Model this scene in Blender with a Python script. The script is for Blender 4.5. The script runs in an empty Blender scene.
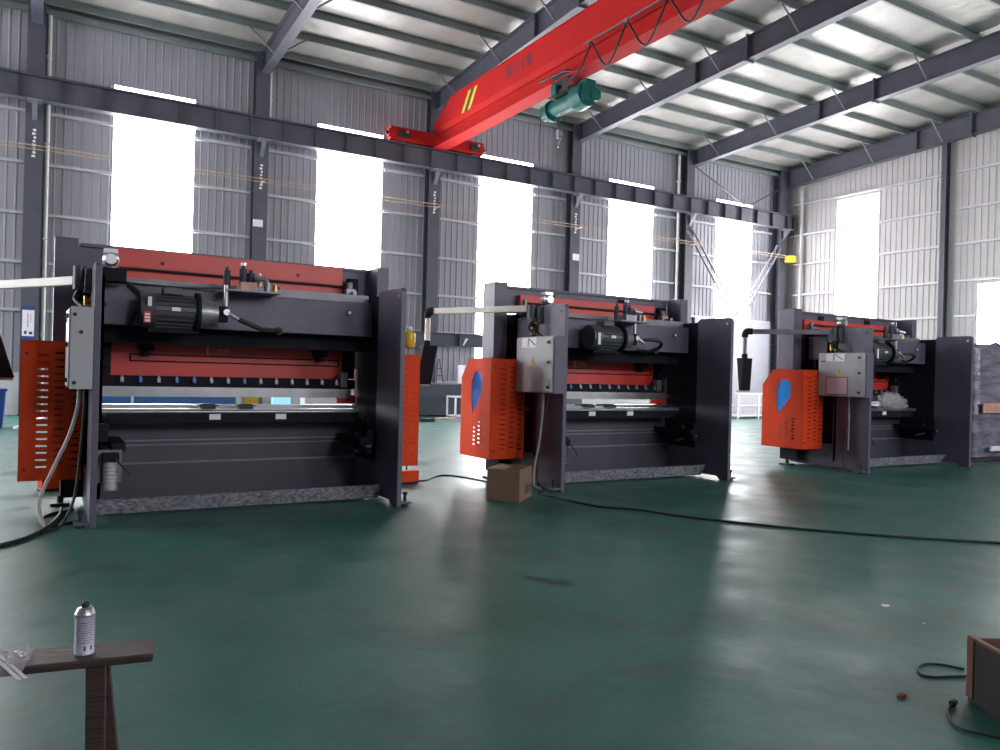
import bpy, math, random
from mathutils import Vector, Matrix, noise
random.seed(7)
S = bpy.context.scene
COL = S.collection
PI = math.pi

# ------------------------------------------------------------------ materials
def mat(name, col, rough=.5, metal=0., var=.0, vscale=6., bump=0., bscale=20., emit=None, estr=0., alpha=1., trans=0., spec=.5, col2=None, stretch=(1, 1, 1)):
    m = bpy.data.materials.new(name); m.use_nodes = True
    nt = m.node_tree; b = nt.nodes['Principled BSDF']
    b.inputs['Base Color'].default_value = (*col, 1); b.inputs['Roughness'].default_value = rough
    b.inputs['Metallic'].default_value = metal; b.inputs['Specular IOR Level'].default_value = spec
    if emit: b.inputs['Emission Color'].default_value = (*emit, 1); b.inputs['Emission Strength'].default_value = estr
    b.inputs['Alpha'].default_value = alpha
    b.inputs['Transmission Weight'].default_value = trans
    tc = nt.nodes.new('ShaderNodeTexCoord'); mp = nt.nodes.new('ShaderNodeMapping')
    mp.inputs['Scale'].default_value = stretch
    nt.links.new(tc.outputs['Object'], mp.inputs['Vector'])
    if var > 0 or col2:
        n = nt.nodes.new('ShaderNodeTexNoise'); n.inputs['Scale'].default_value = vscale; n.inputs['Detail'].default_value = 5
        nt.links.new(mp.outputs['Vector'], n.inputs['Vector'])
        r = nt.nodes.new('ShaderNodeValToRGB')
        a = col; c = col2 or tuple(min(1, x * (1 + var)) for x in col)
        if not col2: a = tuple(x * (1 - var) for x in col)
        r.color_ramp.elements[0].color = (*a, 1); r.color_ramp.elements[1].color = (*c, 1)
        r.color_ramp.elements[0].position = .3; r.color_ramp.elements[1].position = .7
        nt.links.new(n.outputs['Fac'], r.inputs['Fac']); nt.links.new(r.outputs['Color'], b.inputs['Base Color'])
    if bump > 0:
        n2 = nt.nodes.new('ShaderNodeTexNoise'); n2.inputs['Scale'].default_value = bscale; n2.inputs['Detail'].default_value = 4
        nt.links.new(mp.outputs['Vector'], n2.inputs['Vector'])
        bp = nt.nodes.new('ShaderNodeBump'); bp.inputs['Strength'].default_value = bump; bp.inputs['Distance'].default_value = .02
        nt.links.new(n2.outputs['Fac'], bp.inputs['Height']); nt.links.new(bp.outputs['Normal'], b.inputs['Normal'])
    return m

M = dict(
    grey=mat('machine_grey', (.100, .094, .136), .42, var=.12, vscale=4, bump=.03, bscale=60, spec=.35),
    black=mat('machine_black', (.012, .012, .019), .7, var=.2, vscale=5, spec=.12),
    bench=mat('bench_grey', (.046, .045, .066), .5, var=.12, vscale=4),
    red=mat('ram_red', (.55, .038, .030), .42, var=.08, vscale=3),
    orange=mat('guard_orange', (.64, .058, .015), .6, var=.05, vscale=3, spec=.1),
    cabinet=mat('cabinet_grey', (.36, .37, .40), .45, var=.05),
    steel=mat('bright_steel', (.46, .46, .49), .3, .8, var=.1),
    dsteel=mat('dull_steel', (.22, .22, .25), .4, .6, var=.2, vscale=9),
    tray=mat('tray_grey', (.16, .16, .20), .4, .2, var=.15),
    motor=mat('motor_grey', (.05, .055, .062), .45, var=.1),
    film=mat('plastic_film', (.13, .13, .16), .25, .1, col2=(.44, .44, .50), vscale=24, bump=1., bscale=26, stretch=(.8, 1, 1.2)),
    rubber=mat('black_rubber', (.012, .012, .014), .55, var=.2),
    palecable=mat('pale_cable', (.33, .32, .31), .5, var=.1),
    pipe=mat('arm_cream', (.62, .60, .55), .4, var=.06),
    brass=mat('brass', (.55, .33, .10), .3, .8, var=.1),
    label=mat('label_white', (.75, .74, .80), .5, var=.03),
    pink=mat('label_pink', (.62, .42, .50), .5, var=.05),
    yellow=mat('label_yellow', (.70, .48, .02), .5, var=.05),
    ink=mat('ink', (.03, .03, .07), .6, var=.1),
    inkred=mat('ink_red', (.5, .03, .03), .6, var=.1),
    cyan=mat('cyan_acrylic', (.02, .30, .85), .25, var=.1, alpha=.8, spec=.2),
    blue=mat('blue_acrylic', (.01, .09, .42), .25, var=.1, alpha=.96, spec=.2),
    clamp=mat('clamp_zinc', (.42, .43, .5), .3, .7, var=.1),
    clampb=mat('clamp_blue', (.12, .22, .50), .35, .4, var=.1),
    structural=mat('structural_steel', (.060, .062, .085), .5, var=.15, vscale=2, bump=.03, bscale=40),
    purlin=mat('purlin_steel', (.15, .17, .17), .5, var=.12, vscale=2),
    girt=mat('girt_galvanised', (.42, .42, .45), .45, .2, var=.08, vscale=3),
    sheet=mat('wall_sheet', (.275, .27, .31), .5, var=.05, vscale=1.2),
    rsheet=mat('wall_sheet_warm', (.38, .362, .37), .5, var=.05, vscale=1.2),
    white=mat('white_paint', (.34, .34, .385), .5, var=.04, vscale=2),
    lwhite=mat('white_render', (.50, .51, .52), .7, var=.08, vscale=2),
    pipewhite=mat('white_pvc', (.60, .60, .58), .4, var=.04),
    crane=mat('crane_red', (.40, .016, .016), .8, var=.08, vscale=1, spec=.1),
    hoist=mat('hoist_green', (.003, .095, .083), .45, var=.15, vscale=5, spec=.3),
    amber=mat('amber_rail', (.42, .30, .20), .5, var=.1),
    wood=mat('dark_wood', (.040, .021, .018), .5, var=.45, vscale=4, bump=.25, bscale=14, stretch=(1, 8, 8)),
    card=mat('cardboard', (.20, .125, .085), .8, var=.06, vscale=5),
    cardlite=mat('cardboard_flap', (.28, .19, .14), .8, var=.06, vscale=5),
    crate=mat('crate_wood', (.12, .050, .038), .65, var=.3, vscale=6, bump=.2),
    crateshade=mat('crate_shade', (.018, .015, .017), .7, var=.3, vscale=6),
    canbody=mat('can_lilac', (.52, .48, .62), .3, .3, var=.05, vscale=30),
    bluebin=mat('blue_plastic', (.01, .04, .22), .4, var=.1),
    bluetarp=mat('blue_sheet', (.015, .16, .42), .4, var=.2, vscale=3),
    wrap=mat('wrap_film', (.15, .14, .20), .25, .1, var=.5, vscale=3, bump=.8, bscale=5, stretch=(.6, .6, 3)),
    peach=mat('peach_band', (.50, .27, .22), .6, var=.2, vscale=8),
    oil=mat('yellow_oil', (.62, .42, .03), .25, var=.08),
    clearfilm=mat('clear_film', (.55, .54, .60), .2, var=.2, vscale=20, bump=.5, bscale=30, alpha=.45),
    scrap=mat('paper_scrap', (.7, .7, .72), .6, var=.1),
    rust=mat('rust_scrap', (.2, .06, .04), .7, var=.3),
    navy=mat('navy_steel', (.03, .038, .06), .5, var=.15, vscale=2),
)
# translucent daylight sheets: they are lit from outside, so they give light
M['daylight'] = mat('daylight_sheet', (.8, .82, .85), .5, emit=(1, .985, 1), estr=13, var=.02)
M['screenblue'] = mat('lit_screen', (.1, .3, .6), .4, emit=(.25, .55, 1), estr=.8, var=.02)

def foil():
    m = bpy.data.materials.new('roof_foil'); m.use_nodes = True; nt = m.node_tree; b = nt.nodes['Principled BSDF']
    b.inputs['Roughness'].default_value = .42; b.inputs['Metallic'].default_value = .2
    tc = nt.nodes.new('ShaderNodeTexCoord'); n = nt.nodes.new('ShaderNodeTexNoise'); n.inputs['Scale'].default_value = .9; n.inputs['Detail'].default_value = 6
    mp = nt.nodes.new('ShaderNodeMapping'); mp.inputs['Scale'].default_value = (1.2, .5, 1)
    nt.links.new(tc.outputs['Object'], mp.inputs['Vector']); nt.links.new(mp.outputs['Vector'], n.inputs['Vector'])
    r = nt.nodes.new('ShaderNodeValToRGB'); r.color_ramp.elements[0].color = (.235, .223, .21, 1); r.color_ramp.elements[1].color = (.35, .332, .31, 1)
    r.color_ramp.elements[0].position = .3; r.color_ramp.elements[1].position = .7
    nt.links.new(n.outputs['Fac'], r.inputs['Fac']); nt.links.new(r.outputs['Color'], b.inputs['Base Color'])
    n2 = nt.nodes.new('ShaderNodeTexNoise'); n2.inputs['Scale'].default_value = 2.2; n2.inputs['Detail'].default_value = 5
    nt.links.new(tc.outputs['Object'], n2.inputs['Vector'])
    bp = nt.nodes.new('ShaderNodeBump'); bp.inputs['Strength'].default_value = .5; bp.inputs['Distance'].default_value = .08
    nt.links.new(n2.outputs['Fac'], bp.inputs['Height']); nt.links.new(bp.outputs['Normal'], b.inputs['Normal'])
    return m
M['foil'] = foil()

def floor_mat():
    m = bpy.data.materials.new('green_epoxy'); m.use_nodes = True; nt = m.node_tree; b = nt.nodes['Principled BSDF']
    N = nt.nodes.new; Lk = nt.links.new
    tc = N('ShaderNodeTexCoord')
    def nz(sc, det, dist=0.):
        n = N('ShaderNodeTexNoise'); n.inputs['Scale'].default_value = sc; n.inputs['Detail'].default_value = det; n.inputs['Distortion'].default_value = dist
        Lk(tc.outputs['Object'], n.inputs['Vector']); return n
    def ramp(src, p0, c0, p1, c1):
        r = N('ShaderNodeValToRGB'); r.color_ramp.elements[0].position = p0; r.color_ramp.elements[1].position = p1
        r.color_ramp.elements[0].color = (*c0, 1); r.color_ramp.elements[1].color = (*c1, 1); Lk(src, r.inputs['Fac']); return r
    def mix(f, a, c):
        x = N('ShaderNodeMixRGB'); Lk(f, x.inputs['Fac']); Lk(a, x.inputs['Color1'])
        if isinstance(c, tuple): x.inputs['Color2'].default_value = (*c, 1)
        else: Lk(c, x.inputs['Color2'])
        return x
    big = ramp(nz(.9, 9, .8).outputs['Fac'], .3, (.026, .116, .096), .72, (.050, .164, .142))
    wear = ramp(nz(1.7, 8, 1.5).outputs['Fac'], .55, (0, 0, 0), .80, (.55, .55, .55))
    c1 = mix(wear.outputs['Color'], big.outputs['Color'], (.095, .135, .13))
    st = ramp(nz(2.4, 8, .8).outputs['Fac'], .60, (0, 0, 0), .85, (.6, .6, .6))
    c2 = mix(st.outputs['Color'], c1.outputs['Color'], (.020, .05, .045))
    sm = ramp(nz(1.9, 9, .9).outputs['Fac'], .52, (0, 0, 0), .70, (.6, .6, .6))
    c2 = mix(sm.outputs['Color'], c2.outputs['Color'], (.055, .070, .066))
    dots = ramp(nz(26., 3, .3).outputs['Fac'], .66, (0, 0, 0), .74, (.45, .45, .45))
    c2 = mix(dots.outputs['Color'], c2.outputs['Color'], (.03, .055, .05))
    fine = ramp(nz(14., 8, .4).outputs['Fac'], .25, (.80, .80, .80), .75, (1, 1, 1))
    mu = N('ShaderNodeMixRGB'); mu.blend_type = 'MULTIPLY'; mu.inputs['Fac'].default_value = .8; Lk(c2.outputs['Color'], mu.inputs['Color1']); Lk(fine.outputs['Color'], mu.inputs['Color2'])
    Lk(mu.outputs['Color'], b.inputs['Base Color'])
    ro = ramp(nz(2.0, 8, .3).outputs['Fac'], .3, (.32, .32, .32), .7, (.48, .48, .48))
    Lk(ro.outputs['Color'], b.inputs['Roughness'])
    bp = N('ShaderNodeBump'); bp.inputs['Strength'].default_value = .15; bp.inputs['Distance'].default_value = .02
    Lk(nz(8., 6, .3).outputs['Fac'], bp.inputs['Height']); Lk(bp.outputs['Normal'], b.inputs['Normal'])
    b.inputs['Specular IOR Level'].default_value = .30
    return m
M['floor'] = floor_mat()

# ------------------------------------------------------------------ mesh helpers
class MB:
    def __init__(s): s.v = []; s.f = []; s.sm = []; s.mi = []; s.cur = 0
    def add(s, vs, fs, smooth=False):
        o = len(s.v); s.v += [tuple(v) for v in vs]
        for f in fs: s.f.append([i + o for i in f]); s.sm.append(smooth); s.mi.append(s.cur)
        return s
    def box(s, x0, x1, y0, y1, z0, z1):
        vs = [(x, y, z) for z in (z0, z1) for y in (y0, y1) for x in (x0, x1)]
        return s.add(vs, [(0, 2, 3, 1), (4, 5, 7, 6), (0, 1, 5, 4), (2, 6, 7, 3), (0, 4, 6, 2), (1, 3, 7, 5)])
    def hexa(s, a, b):      # two quads of four points, joined
        return s.add(list(a) + list(b), [(3, 2, 1, 0), (4, 5, 6, 7), (0, 1, 5, 4), (1, 2, 6, 5), (2, 3, 7, 6), (3, 0, 4, 7)])
    def prism(s, poly, ax, a0, a1):   # poly in the two other axes (cyclic order x,y,z without ax)
        n = len(poly)
        def p(q, a):
            q = list(q); q.insert('xyz'.index(ax), a); return q
        vs = [p(q, a0) for q in poly] + [p(q, a1) for q in poly]
        return s.add(vs, [list(range(n))[::-1], list(range(n, 2 * n))] + [(i, (i + 1) % n, n + (i + 1) % n, n + i) for i in range(n)])
    def cyl(s, p0, p1, r0, r1=None, n=18, caps=True):
        r1 = r0 if r1 is None else r1
        p0 = Vector(p0); p1 = Vector(p1); d = (p1 - p0).normalized()
        u = d.orthogonal().normalized(); w = d.cross(u)
        A = [p0 + (u * math.cos(2 * PI * i / n) + w * math.sin(2 * PI * i / n)) * r0 for i in range(n)]
        B = [p1 + (u * math.cos(2 * PI * i / n) + w * math.sin(2 * PI * i / n)) * r1 for i in range(n)]
        s.add(A + B, [(i, (i + 1) % n, n + (i + 1) % n, n + i) for i in range(n)], True)
        if caps: s.add(A, [list(range(n))[::-1]]); s.add(B, [list(range(n))])
        return s
    def lathe(s, prof, c=(0, 0, 0), n=24):
        vs = []; fs = []
        for (r, z) in prof:
            for i in range(n): vs.append((c[0] + r * math.cos(2 * PI * i / n), c[1] + r * math.sin(2 * PI * i / n), c[2] + z))
        for k in range(len(prof) - 1):
            for i in range(n): fs.append((k * n + i, k * n + (i + 1) % n, (k + 1) * n + (i + 1) % n, (k + 1) * n + i))
        s.add(vs, fs, True)
        return s
    def tube(s, pts, r, n=8, sub=5):
        P = [Vector(p) for p in pts]
        if sub > 1 and len(P) > 2:
            Q = [P[0] * 2 - P[1]] + P + [P[-1] * 2 - P[-2]]; out = []
            for i in range(1, len(Q) - 2):
                for k in range(sub):
                    t = k / sub; a, b, c, d = Q[i - 1:i + 3]
                    out.append(.5 * ((2 * b) + (c - a) * t + (2 * a - 5 * b + 4 * c - d) * t * t + (3 * b - a - 3 * c + d) * t ** 3))
            P = out + [P[-1]]
        vs = []; fs = []; u = None
        for i, p in enumerate(P):
            d = (P[min(i + 1, len(P) - 1)] - P[max(i - 1, 0)]).normalized()
            if u is None: u = d.orthogonal().normalized()
            u = (u - d * u.dot(d)).normalized(); w = d.cross(u)
            vs += [p + (u * math.cos(2 * PI * k / n) + w * math.sin(2 * PI * k / n)) * r for k in range(n)]
        for i in range(len(P) - 1):
            for k in range(n): fs.append((i * n + k, i * n + (k + 1) % n, (i + 1) * n + (k + 1) % n, (i + 1) * n + k))
        s.add(vs, fs, True)
        s.add(vs[:n], [list(range(n))[::-1]]); s.add(vs[-n:], [list(range(n))])
        return s
    def ball(s, c, r, n=14, sc=(1, 1, 1)):
        prof = [(max(1e-4, math.sin(PI * k / 8)) * r, -math.cos(PI * k / 8) * r) for k in range(9)]
        b = MB().lathe(prof, (0, 0, 0), n)
        return s.add([(c[0] + v[0] * sc[0], c[1] + v[1] * sc[1], c[2] + v[2] * sc[2]) for v in b.v], b.f, True)
    def xf(s, mtx):
        s.v = [tuple(mtx @ Vector(v)) for v in s.v]; return s
    def build(s, name, m, parent=None, bevel=0., solid=0.):
        me = bpy.data.meshes.new(name); me.from_pydata(s.v, [], s.f)
        for x in (m if isinstance(m, (list, tuple)) else [m]): me.materials.append(x)
        me.polygons.foreach_set('use_smooth', s.sm); me.polygons.foreach_set('material_index', s.mi); me.update()
        o = bpy.data.objects.new(name, me); COL.objects.link(o)
        if parent: o.parent = parent
        if bevel:
            b = o.modifiers.new('bevel', 'BEVEL'); b.width = bevel; b.segments = 2; b.limit_method = 'ANGLE'; b.angle_limit = math.radians(50)
        return o

def tag(o, label=None, cat=None, group=None, kind=None):
    if label: o['label'] = label
    if cat: o['category'] = cat
    if group: o['group'] = group
    if kind: o['kind'] = kind
    return o
def thing(name, label, cat, loc=(0, 0, 0), rz=0., group=None):
    o = bpy.data.objects.new(name, None); COL.objects.link(o); o.location = loc; o.rotation_euler = (0, 0, rz); o.empty_display_size = .1
    return tag(o, label, cat, group)

# ------------------------------------------------------------------ the hall
WY, WX = 25.0, 30.1            # inner faces of the two corrugated walls
XL, YF = -13.0, -10.0
COLX = [-6.2, -.30, 5.70, 11.60, 17.62, 23.56, 29.38]
RAFX = [-6.2, -.29, 5.76, 11.72, 17.8, 23.82, 29.7]
WINX = [(-4.4, -2.1), (1.64, 3.83), (7.6, 9.86), (13.62, 15.93), (19.62, 21.96), (25.62, 27.9)]
WINZ = (1.5, 9.46)
roofz = lambda y: 11.36 + .049 * (WY - y)

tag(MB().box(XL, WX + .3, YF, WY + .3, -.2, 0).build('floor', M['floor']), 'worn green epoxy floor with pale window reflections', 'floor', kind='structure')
tag(MB().hexa([(XL, YF, roofz(YF)), (WX + .3, YF, roofz(YF)), (WX + .3, WY + .3, roofz(WY + .3)), (XL, WY + .3, roofz(WY + .3))],
              [(XL, YF, roofz(YF) + .1), (WX + .3, YF, roofz(YF) + .1), (WX + .3, WY + .3, roofz(WY + .3) + .1), (XL, WY + .3, roofz(WY + .3) + .1)]).build('ceiling', M['foil']),
    'silvery foil-faced roof lining above the purlins', 'ceiling', kind='structure')

def corr(mb, a0, a1, z0, z1, ax, base, pitch=.225, d=.022, sgn=-1):
    """ribbed sheet along x ('x') or y ('y'); ribs stand toward the room"""
    xs = []; k = math.floor(a0 / pitch)
    while k * pitch < a1:
        for fr, h in ((0, 0), (.72, 0), (.80, 1), (.92, 1)):
            xs.append(((k + fr) * pitch, h))
        k += 1
    pts = [(a0, 0)] + [p for p in xs if a0 < p[0] < a1] + [(a1, 0)]
    vs = []
    for z in (z0, z1):
        for a, h in pts:
            q = base + sgn * h * d
            vs.append((a, q, z) if ax == 'x' else (q, a, z))
    n = len(pts)
    mb.add(vs, [(i, i + 1, n + i + 1, n + i) for i in range(n - 1)])
def walls():
    mb = MB(); x = XL
    for w0, w1 in WINX + [(WX, WX)]:
        corr(mb, x, w0, 1.12, 11.6, 'x', WY)
        if w1 > w0: corr(mb, w0, w1, 1.12, WINZ[0], 'x', WY); corr(mb, w0, w1, WINZ[1], 11.6, 'x', WY)
        x = w1
    mb.box(XL, WX + .3, WY + .08, WY + .12, 0, 1.1)
    tag(mb.build('wall_back', M['sheet']), 'grey ribbed sheet wall with tall bright windows', 'wall', kind='structure')
    mb = MB(); y = YF
    for w0, w1, z0, z1 in ((9.6, 16.1, 0, 5.28), (20.2, 22.18, 1.5, 9.46), (WY, WY, 0, 0)):
        corr(mb, y, w0, 0.9, 13.3, 'y', WX, pitch=.24)
        if w1 > w0:
            if z0 > .9: corr(mb, w0, w1, .9, z0, 'y', WX, pitch=.24)
            corr(mb, w0, w1, z1, 13.3, 'y', WX, pitch=.24)
        y = w1
    tag(mb.build('wall_right', M['rsheet']), 'pale ribbed gable wall at right', 'wall', kind='structure')
walls()
LW = ((11.6, 13.9), (17.2, 19.5))
mb = MB(); y = YF
for w0, w1 in LW + ((WY, WY),):
    corr(mb, y, w0, 0, 13.4, 'y', XL, sgn=1)
    if w1 > w0: corr(mb, w0, w1, 0, 1.5, 'y', XL, sgn=1); corr(mb, w0, w1, 9.46, 13.4, 'y', XL, sgn=1)
    y = w1
tag(mb.build('wall_left', M['sheet']), 'grey ribbed end wall beyond the left edge', 'wall', kind='structure')
wn = 0
for w0, w1 in WINX:
    wn += 1
    mb = MB().box(w0, w1, WY + .01, WY + .04, WINZ[0], WINZ[1])
    tag(mb.build('window_%d' % wn, M['daylight']), 'tall bright translucent window in the long ribbed wall', 'window', 'translucent windows of the long wall', 'structure')
mb = MB(); x = XL
for w0, w1 in ((4.6, 6.9), (10.6, 12.9), (16.6, 18.9), (22.6, 24.9), (WX, WX)):
    corr(mb, x, w0, 0, 13.5, 'x', YF, sgn=1)
    if w1 > w0: corr(mb, w0, w1, 0, 5.0, 'x', YF, sgn=1); corr(mb, w0, w1, 9.46, 13.5, 'x', YF, sgn=1)
    x = w1
tag(mb.build('wall_front', M['sheet']), 'grey ribbed wall behind the viewer', 'wall', kind='structure')
for w0, w1 in ((4.6, 6.9), (10.6, 12.9), (16.6, 18.9), (22.6, 24.9)):
    wn += 1; tag(MB().box(w0, w1, YF - .04, YF - .01, 5.0, 9.46).build('window_%d' % wn, M['daylight']), 'added bright panel in the wall behind the viewer for fill light', 'window', 'added fill-light panels behind the viewer', 'structure')  # unseen windows added as fill light for the machine rears
for w0, w1 in LW:
    wn += 1; tag(MB().box(XL - .04, XL - .01, w0, w1, 1.5, 9.46).build('window_%d' % wn, M['daylight']), 'added bright panel in the end wall beyond the left edge for side light', 'window', 'added side-light panels beyond the left edge', 'structure')  # unseen windows added to brighten the machines' left faces
wn += 1; tag(MB().box(WX + .01, WX + .04, 20.2, 22.18, 1.5, 9.46).build('window_%d' % wn, M['daylight']), 'tall bright translucent window in the gable wall at right', 'window', kind='structure')
wn += 1; tag(MB().box(WX + .03, WX + .06, 9.6, 16.1, 0, 5.28).build('window_%d' % wn, M['daylight']), 'wide bright opening at the right edge of the gable wall', 'window', kind='structure')
# low rendered walls, eave strut, white door sheet
tag(MB().box(XL, WX, WY - .1, WY + .05, 0, 1.15).build('trim_1', M['lwhite'], bevel=.01), 'low white rendered wall under the ribbed sheets', 'low wall', kind='structure')
mb = MB(); [mb.box(WX - .1, WX + .05, a, b, 0, 1.1) for a, b in ((YF, 9.6), (16.1, WY - .1))]
tag(mb.build('trim_2', M['lwhite'], bevel=.01), 'low white rendered wall under the gable sheets', 'low wall', kind='structure')
mb = MB().box(XL, WX - .05, WY - .28, WY - .05, 10.96, 11.02); mb.box(XL, WX - .05, WY - .09, WY - .05, 11.02, 11.32); mb.box(XL, WX - .05, WY - .28, WY - .25, 11.02, 11.08)
tag(mb.build('trim_3', M['purlin']), 'dark eave strut where the long wall meets the roof', 'eave strut', kind='structure')
mb = MB().box(24.35, 29.45, WY - .16, WY - .1, .02, 4.15)
for k in range(1, 16): mb.box(24.35, 29.45, WY - .175, WY - .16, .02 + k * .26, .035 + k * .26)
tag(mb.build('door_1', M['white']), 'large white roller door in the far corner', 'door', kind='structure')

# girts: each piece between a column and a window
GZ = [2.86, 4.17, 5.5, 6.88, 8.28]
for k in range(len(COLX)):
    a = COLX[k] + .23; b = COLX[k + 1] - .23 if k + 1 < len(COLX) else None
    if b is None: continue
    w0, w1 = WINX[k]
    for z in GZ:
        for p, q in ((a, w0 - .02), (w1 + .02, b)):
            if k == 5 and z < 4.1: continue
            mb = MB().box(p, q, WY - .15, WY - .03, z + .034, z + .04); mb.box(p, q, WY - .154, WY - .148, z - .04, z + .04); mb.box(p, q, WY - .15, WY - .03, z - .04, z - .034)
            tag(mb.build('girt', M['girt']), 'pale steel girt on the long ribbed wall beside a window', 'girt', 'girts of the long wall', 'structure')
for z in (3.0, 4.1, 5.45, 6.85, 8.2, 9.62):
    for p, q in ((17.4, 20.15), (22.23, 24.6), (10.3, 16.9)):
        if p < 11 and z < 5.2: p = 16.15
        if abs(z - 9.62) < .1 and p > 17.2: p, q = (17.4, 24.6) if p < 20 else (0, 0)
        if q <= p: continue
        mb = MB().box(WX - .15, WX - .03, p, q, z + .034, z + .04); mb.box(WX - .154, WX - .148, p, q, z - .04, z + .04); mb.box(WX - .15, WX - .03, p, q, z - .04, z - .034)
        tag(mb.build('girt', M['girt']), 'pale steel girt on the ribbed gable wall', 'girt', 'girts of the gable wall', 'structure')

# columns (H sections) with the brackets that carry the runway beam
clab = {0: 'dark steel column beyond the left edge of the hall view', 1: 'dark steel column with a blue-edged notice, left edge', 2: 'dark steel column rising behind the left press brake',
        3: 'dark steel column below the crane end carriage', 4: 'dark steel column below the third rafter, behind the middle press brake', 5: 'dark steel column beside the lattice brace', 6: 'dark steel corner column where the two walls meet'}
def hsec(mb, x, y0, y1, z0, z1, w=.42, t=.02):
    mb.box(x - w / 2, x + w / 2, y0, y0 + t, z0, z1); mb.box(x - w / 2, x + w / 2, y1 - t, y1, z0, z1); mb.box(x - .01, x + .01, y0 + t, y1 - t, z0, z1)
for k, x in enumerate(COLX):
    c = thing('column', clab[k], 'column', (x, WY - .1, 0)); c['kind'] = 'structure'
    mb = MB(); hsec(mb, 0, -.42, -.05, 0, 11.15); mb.box(-.23, .23, -.46, 0, 0, .03)
    mb.build('shaft', M['structural'], c)
    mb = MB().prism([(-.75, 8.38), (-.42, 7.98), (-.42, 8.38)], 'x', -.012, .012); mb.box(-.17, .17, -.85, -.42, 8.385, 8.415)
    mb.prism([(-.75, 8.32), (-.42, 7.94), (-.42, 7.98), (-.77, 8.38)], 'x', -.06, .06)
    mb.build('bracket', M['tray'], c)
    if k < 5:
        mb = MB()
        for i in range(8): mb.box(-.05 + .02 * (i % 3), .03 + .015 * (i % 2), -.424, -.42, 6.95 + i * .1, 7.01 + i * .1)
        mb.build('painted_mark', M['label'], c)
# gable columns
for y, l in ((17.3, 'dark steel gable column between window and opening, right'), (9.3, 'dark steel gable column beyond the right edge')):
    mb = MB(); t = .02; x = WX - .05
    mb.box(x - .28, x - .26, y - .1, y + .1, 0, roofz(y) - .9); mb.box(x - .02, x, y - .1, y + .1, 0, roofz(y) - .9); mb.box(x - .28, x, y - .01, y + .01, 0, roofz(y) - .9)
    tag(mb.build('column', M['structural']), l, 'column', kind='structure')

# rafters with fly braces
rlab = ['first roof rafter beyond the left edge', 'roof rafter above the notice column at the left edge', 'roof rafter rising from behind the left press brake', 'roof rafter passing above the red crane girder',
        'roof rafter right of the green hoist', 'longest visible roof rafter crossing to the right edge', 'roof rafter lying along the gable wall']
PUR = [WY - .45 - 1.45 * k for k in range(24)]
rt = lambda y: roofz(y) - .21
for k, x in enumerate(COLX):
    x = RAFX[k]; r = thing('rafter', rlab[k], 'rafter', (x, 0, 0)); r['kind'] = 'structure'
    mb = MB(); y0, y1 = YF, 24.85; rb = (lambda y: 10.38 + .05 * (24.7 - y)) if k == 6 else (lambda y: 10.51 + .044 * (24.7 - y))
    mb.prism([(y0, rb(y0)), (y1, rb(y1)), (y1, rt(y1)), (y0, rt(y0))], 'x', -.008, .008)
    mb.prism([(y0, rb(y0)), (y1, rb(y1)), (y1, rb(y1) + .02), (y0, rb(y0) + .02)], 'x', -.14, .14)
    mb.prism([(y0, rt(y0) - .02), (y1, rt(y1) - .02), (y1, rt(y1)), (y0, rt(y0))], 'x', -.14, .14)
    for ys in (24.45, 16.2, 18.3, 9.4): mb.box(-.14, .14, ys - .012, ys + .012, rb(ys), rt(ys))
    for ys in (16.2, 9.4): mb.box(-.16, .16, ys - .03, ys + .03, rb(ys) - .06, rt(ys) + .05)
    mb.build('beam', M['structural'], r)
    for i in range(1, 20, 2):
        y = PUR[i]
        for s in ((-1, 1) if k < 6 else (-1,)):
            MB().tube([(s * .06, y, rb(y) + .05), (s * .95, y, roofz(y) - .1)], .028, 6, 1).build('fly_brace', M['purlin'], r)
for y in PUR:
    z = roofz(y)
    mb = MB().box(XL, WX - .03, y - .004, y + .004, z - .20, z - .01); mb.box(XL, WX - .03, y, y + .075, z - .208, z - .2); mb.box(XL, WX - .03, y - .075, y, z - .016, z - .008)
    tag(mb.build('purlin', M['purlin']), 'dark thin roof purlin crossing above the rafters', 'purlin', 'roof purlins', 'structure')

# crane runway beam with stiffeners
mb = MB(); RY = 24.3
mb.box(XL, 29.8, RY - .008, RY + .008, 8.44, 9.06); mb.box(XL, 29.8, RY - .16, RY + .16, 8.42, 8.44); mb.box(XL, 29.8, RY - .16, RY + .16, 9.04, 9.06)
x = XL + .3
while x < 29.7: mb.box(x - .006, x + .006, RY - .15, RY + .15, 8.44, 9.04); x += 1.0
mb.box(29.75, 29.8, RY - .16, RY + .16, 8.44, 9.12)
mb.box(XL, 29.7, RY - .035, RY + .035, 9.06, 9.13)
tag(mb.build('runway_beam', M['structural']), 'long dark crane runway beam crossing in front of the windows', 'crane runway beam', kind='structure')
mb = MB().box(-11, 29.2, 24.03, 24.05, 7.16, 7.18); mb.box(-11, 29.2, 24.03, 24.05, 7.06, 7.075)
for x in COLX[1:6]: mb.box(x - .02, x + .02, 24.04, 24.48, 7.1, 7.13)
tag(mb.build('conductor_rail', M['amber']), 'thin amber conductor rail strung along the columns', 'conductor rail')
mb = MB().box(29.30, 29.62, 23.9, 24.3, 6.9, 7.2); mb.box(29.36, 29.56, 23.86, 23.9, 6.95, 7.15)
tag(mb.build('junction_box', M['yellow'], bevel=.02), 'small yellow junction box at the hall corner', 'junction box')
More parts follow.
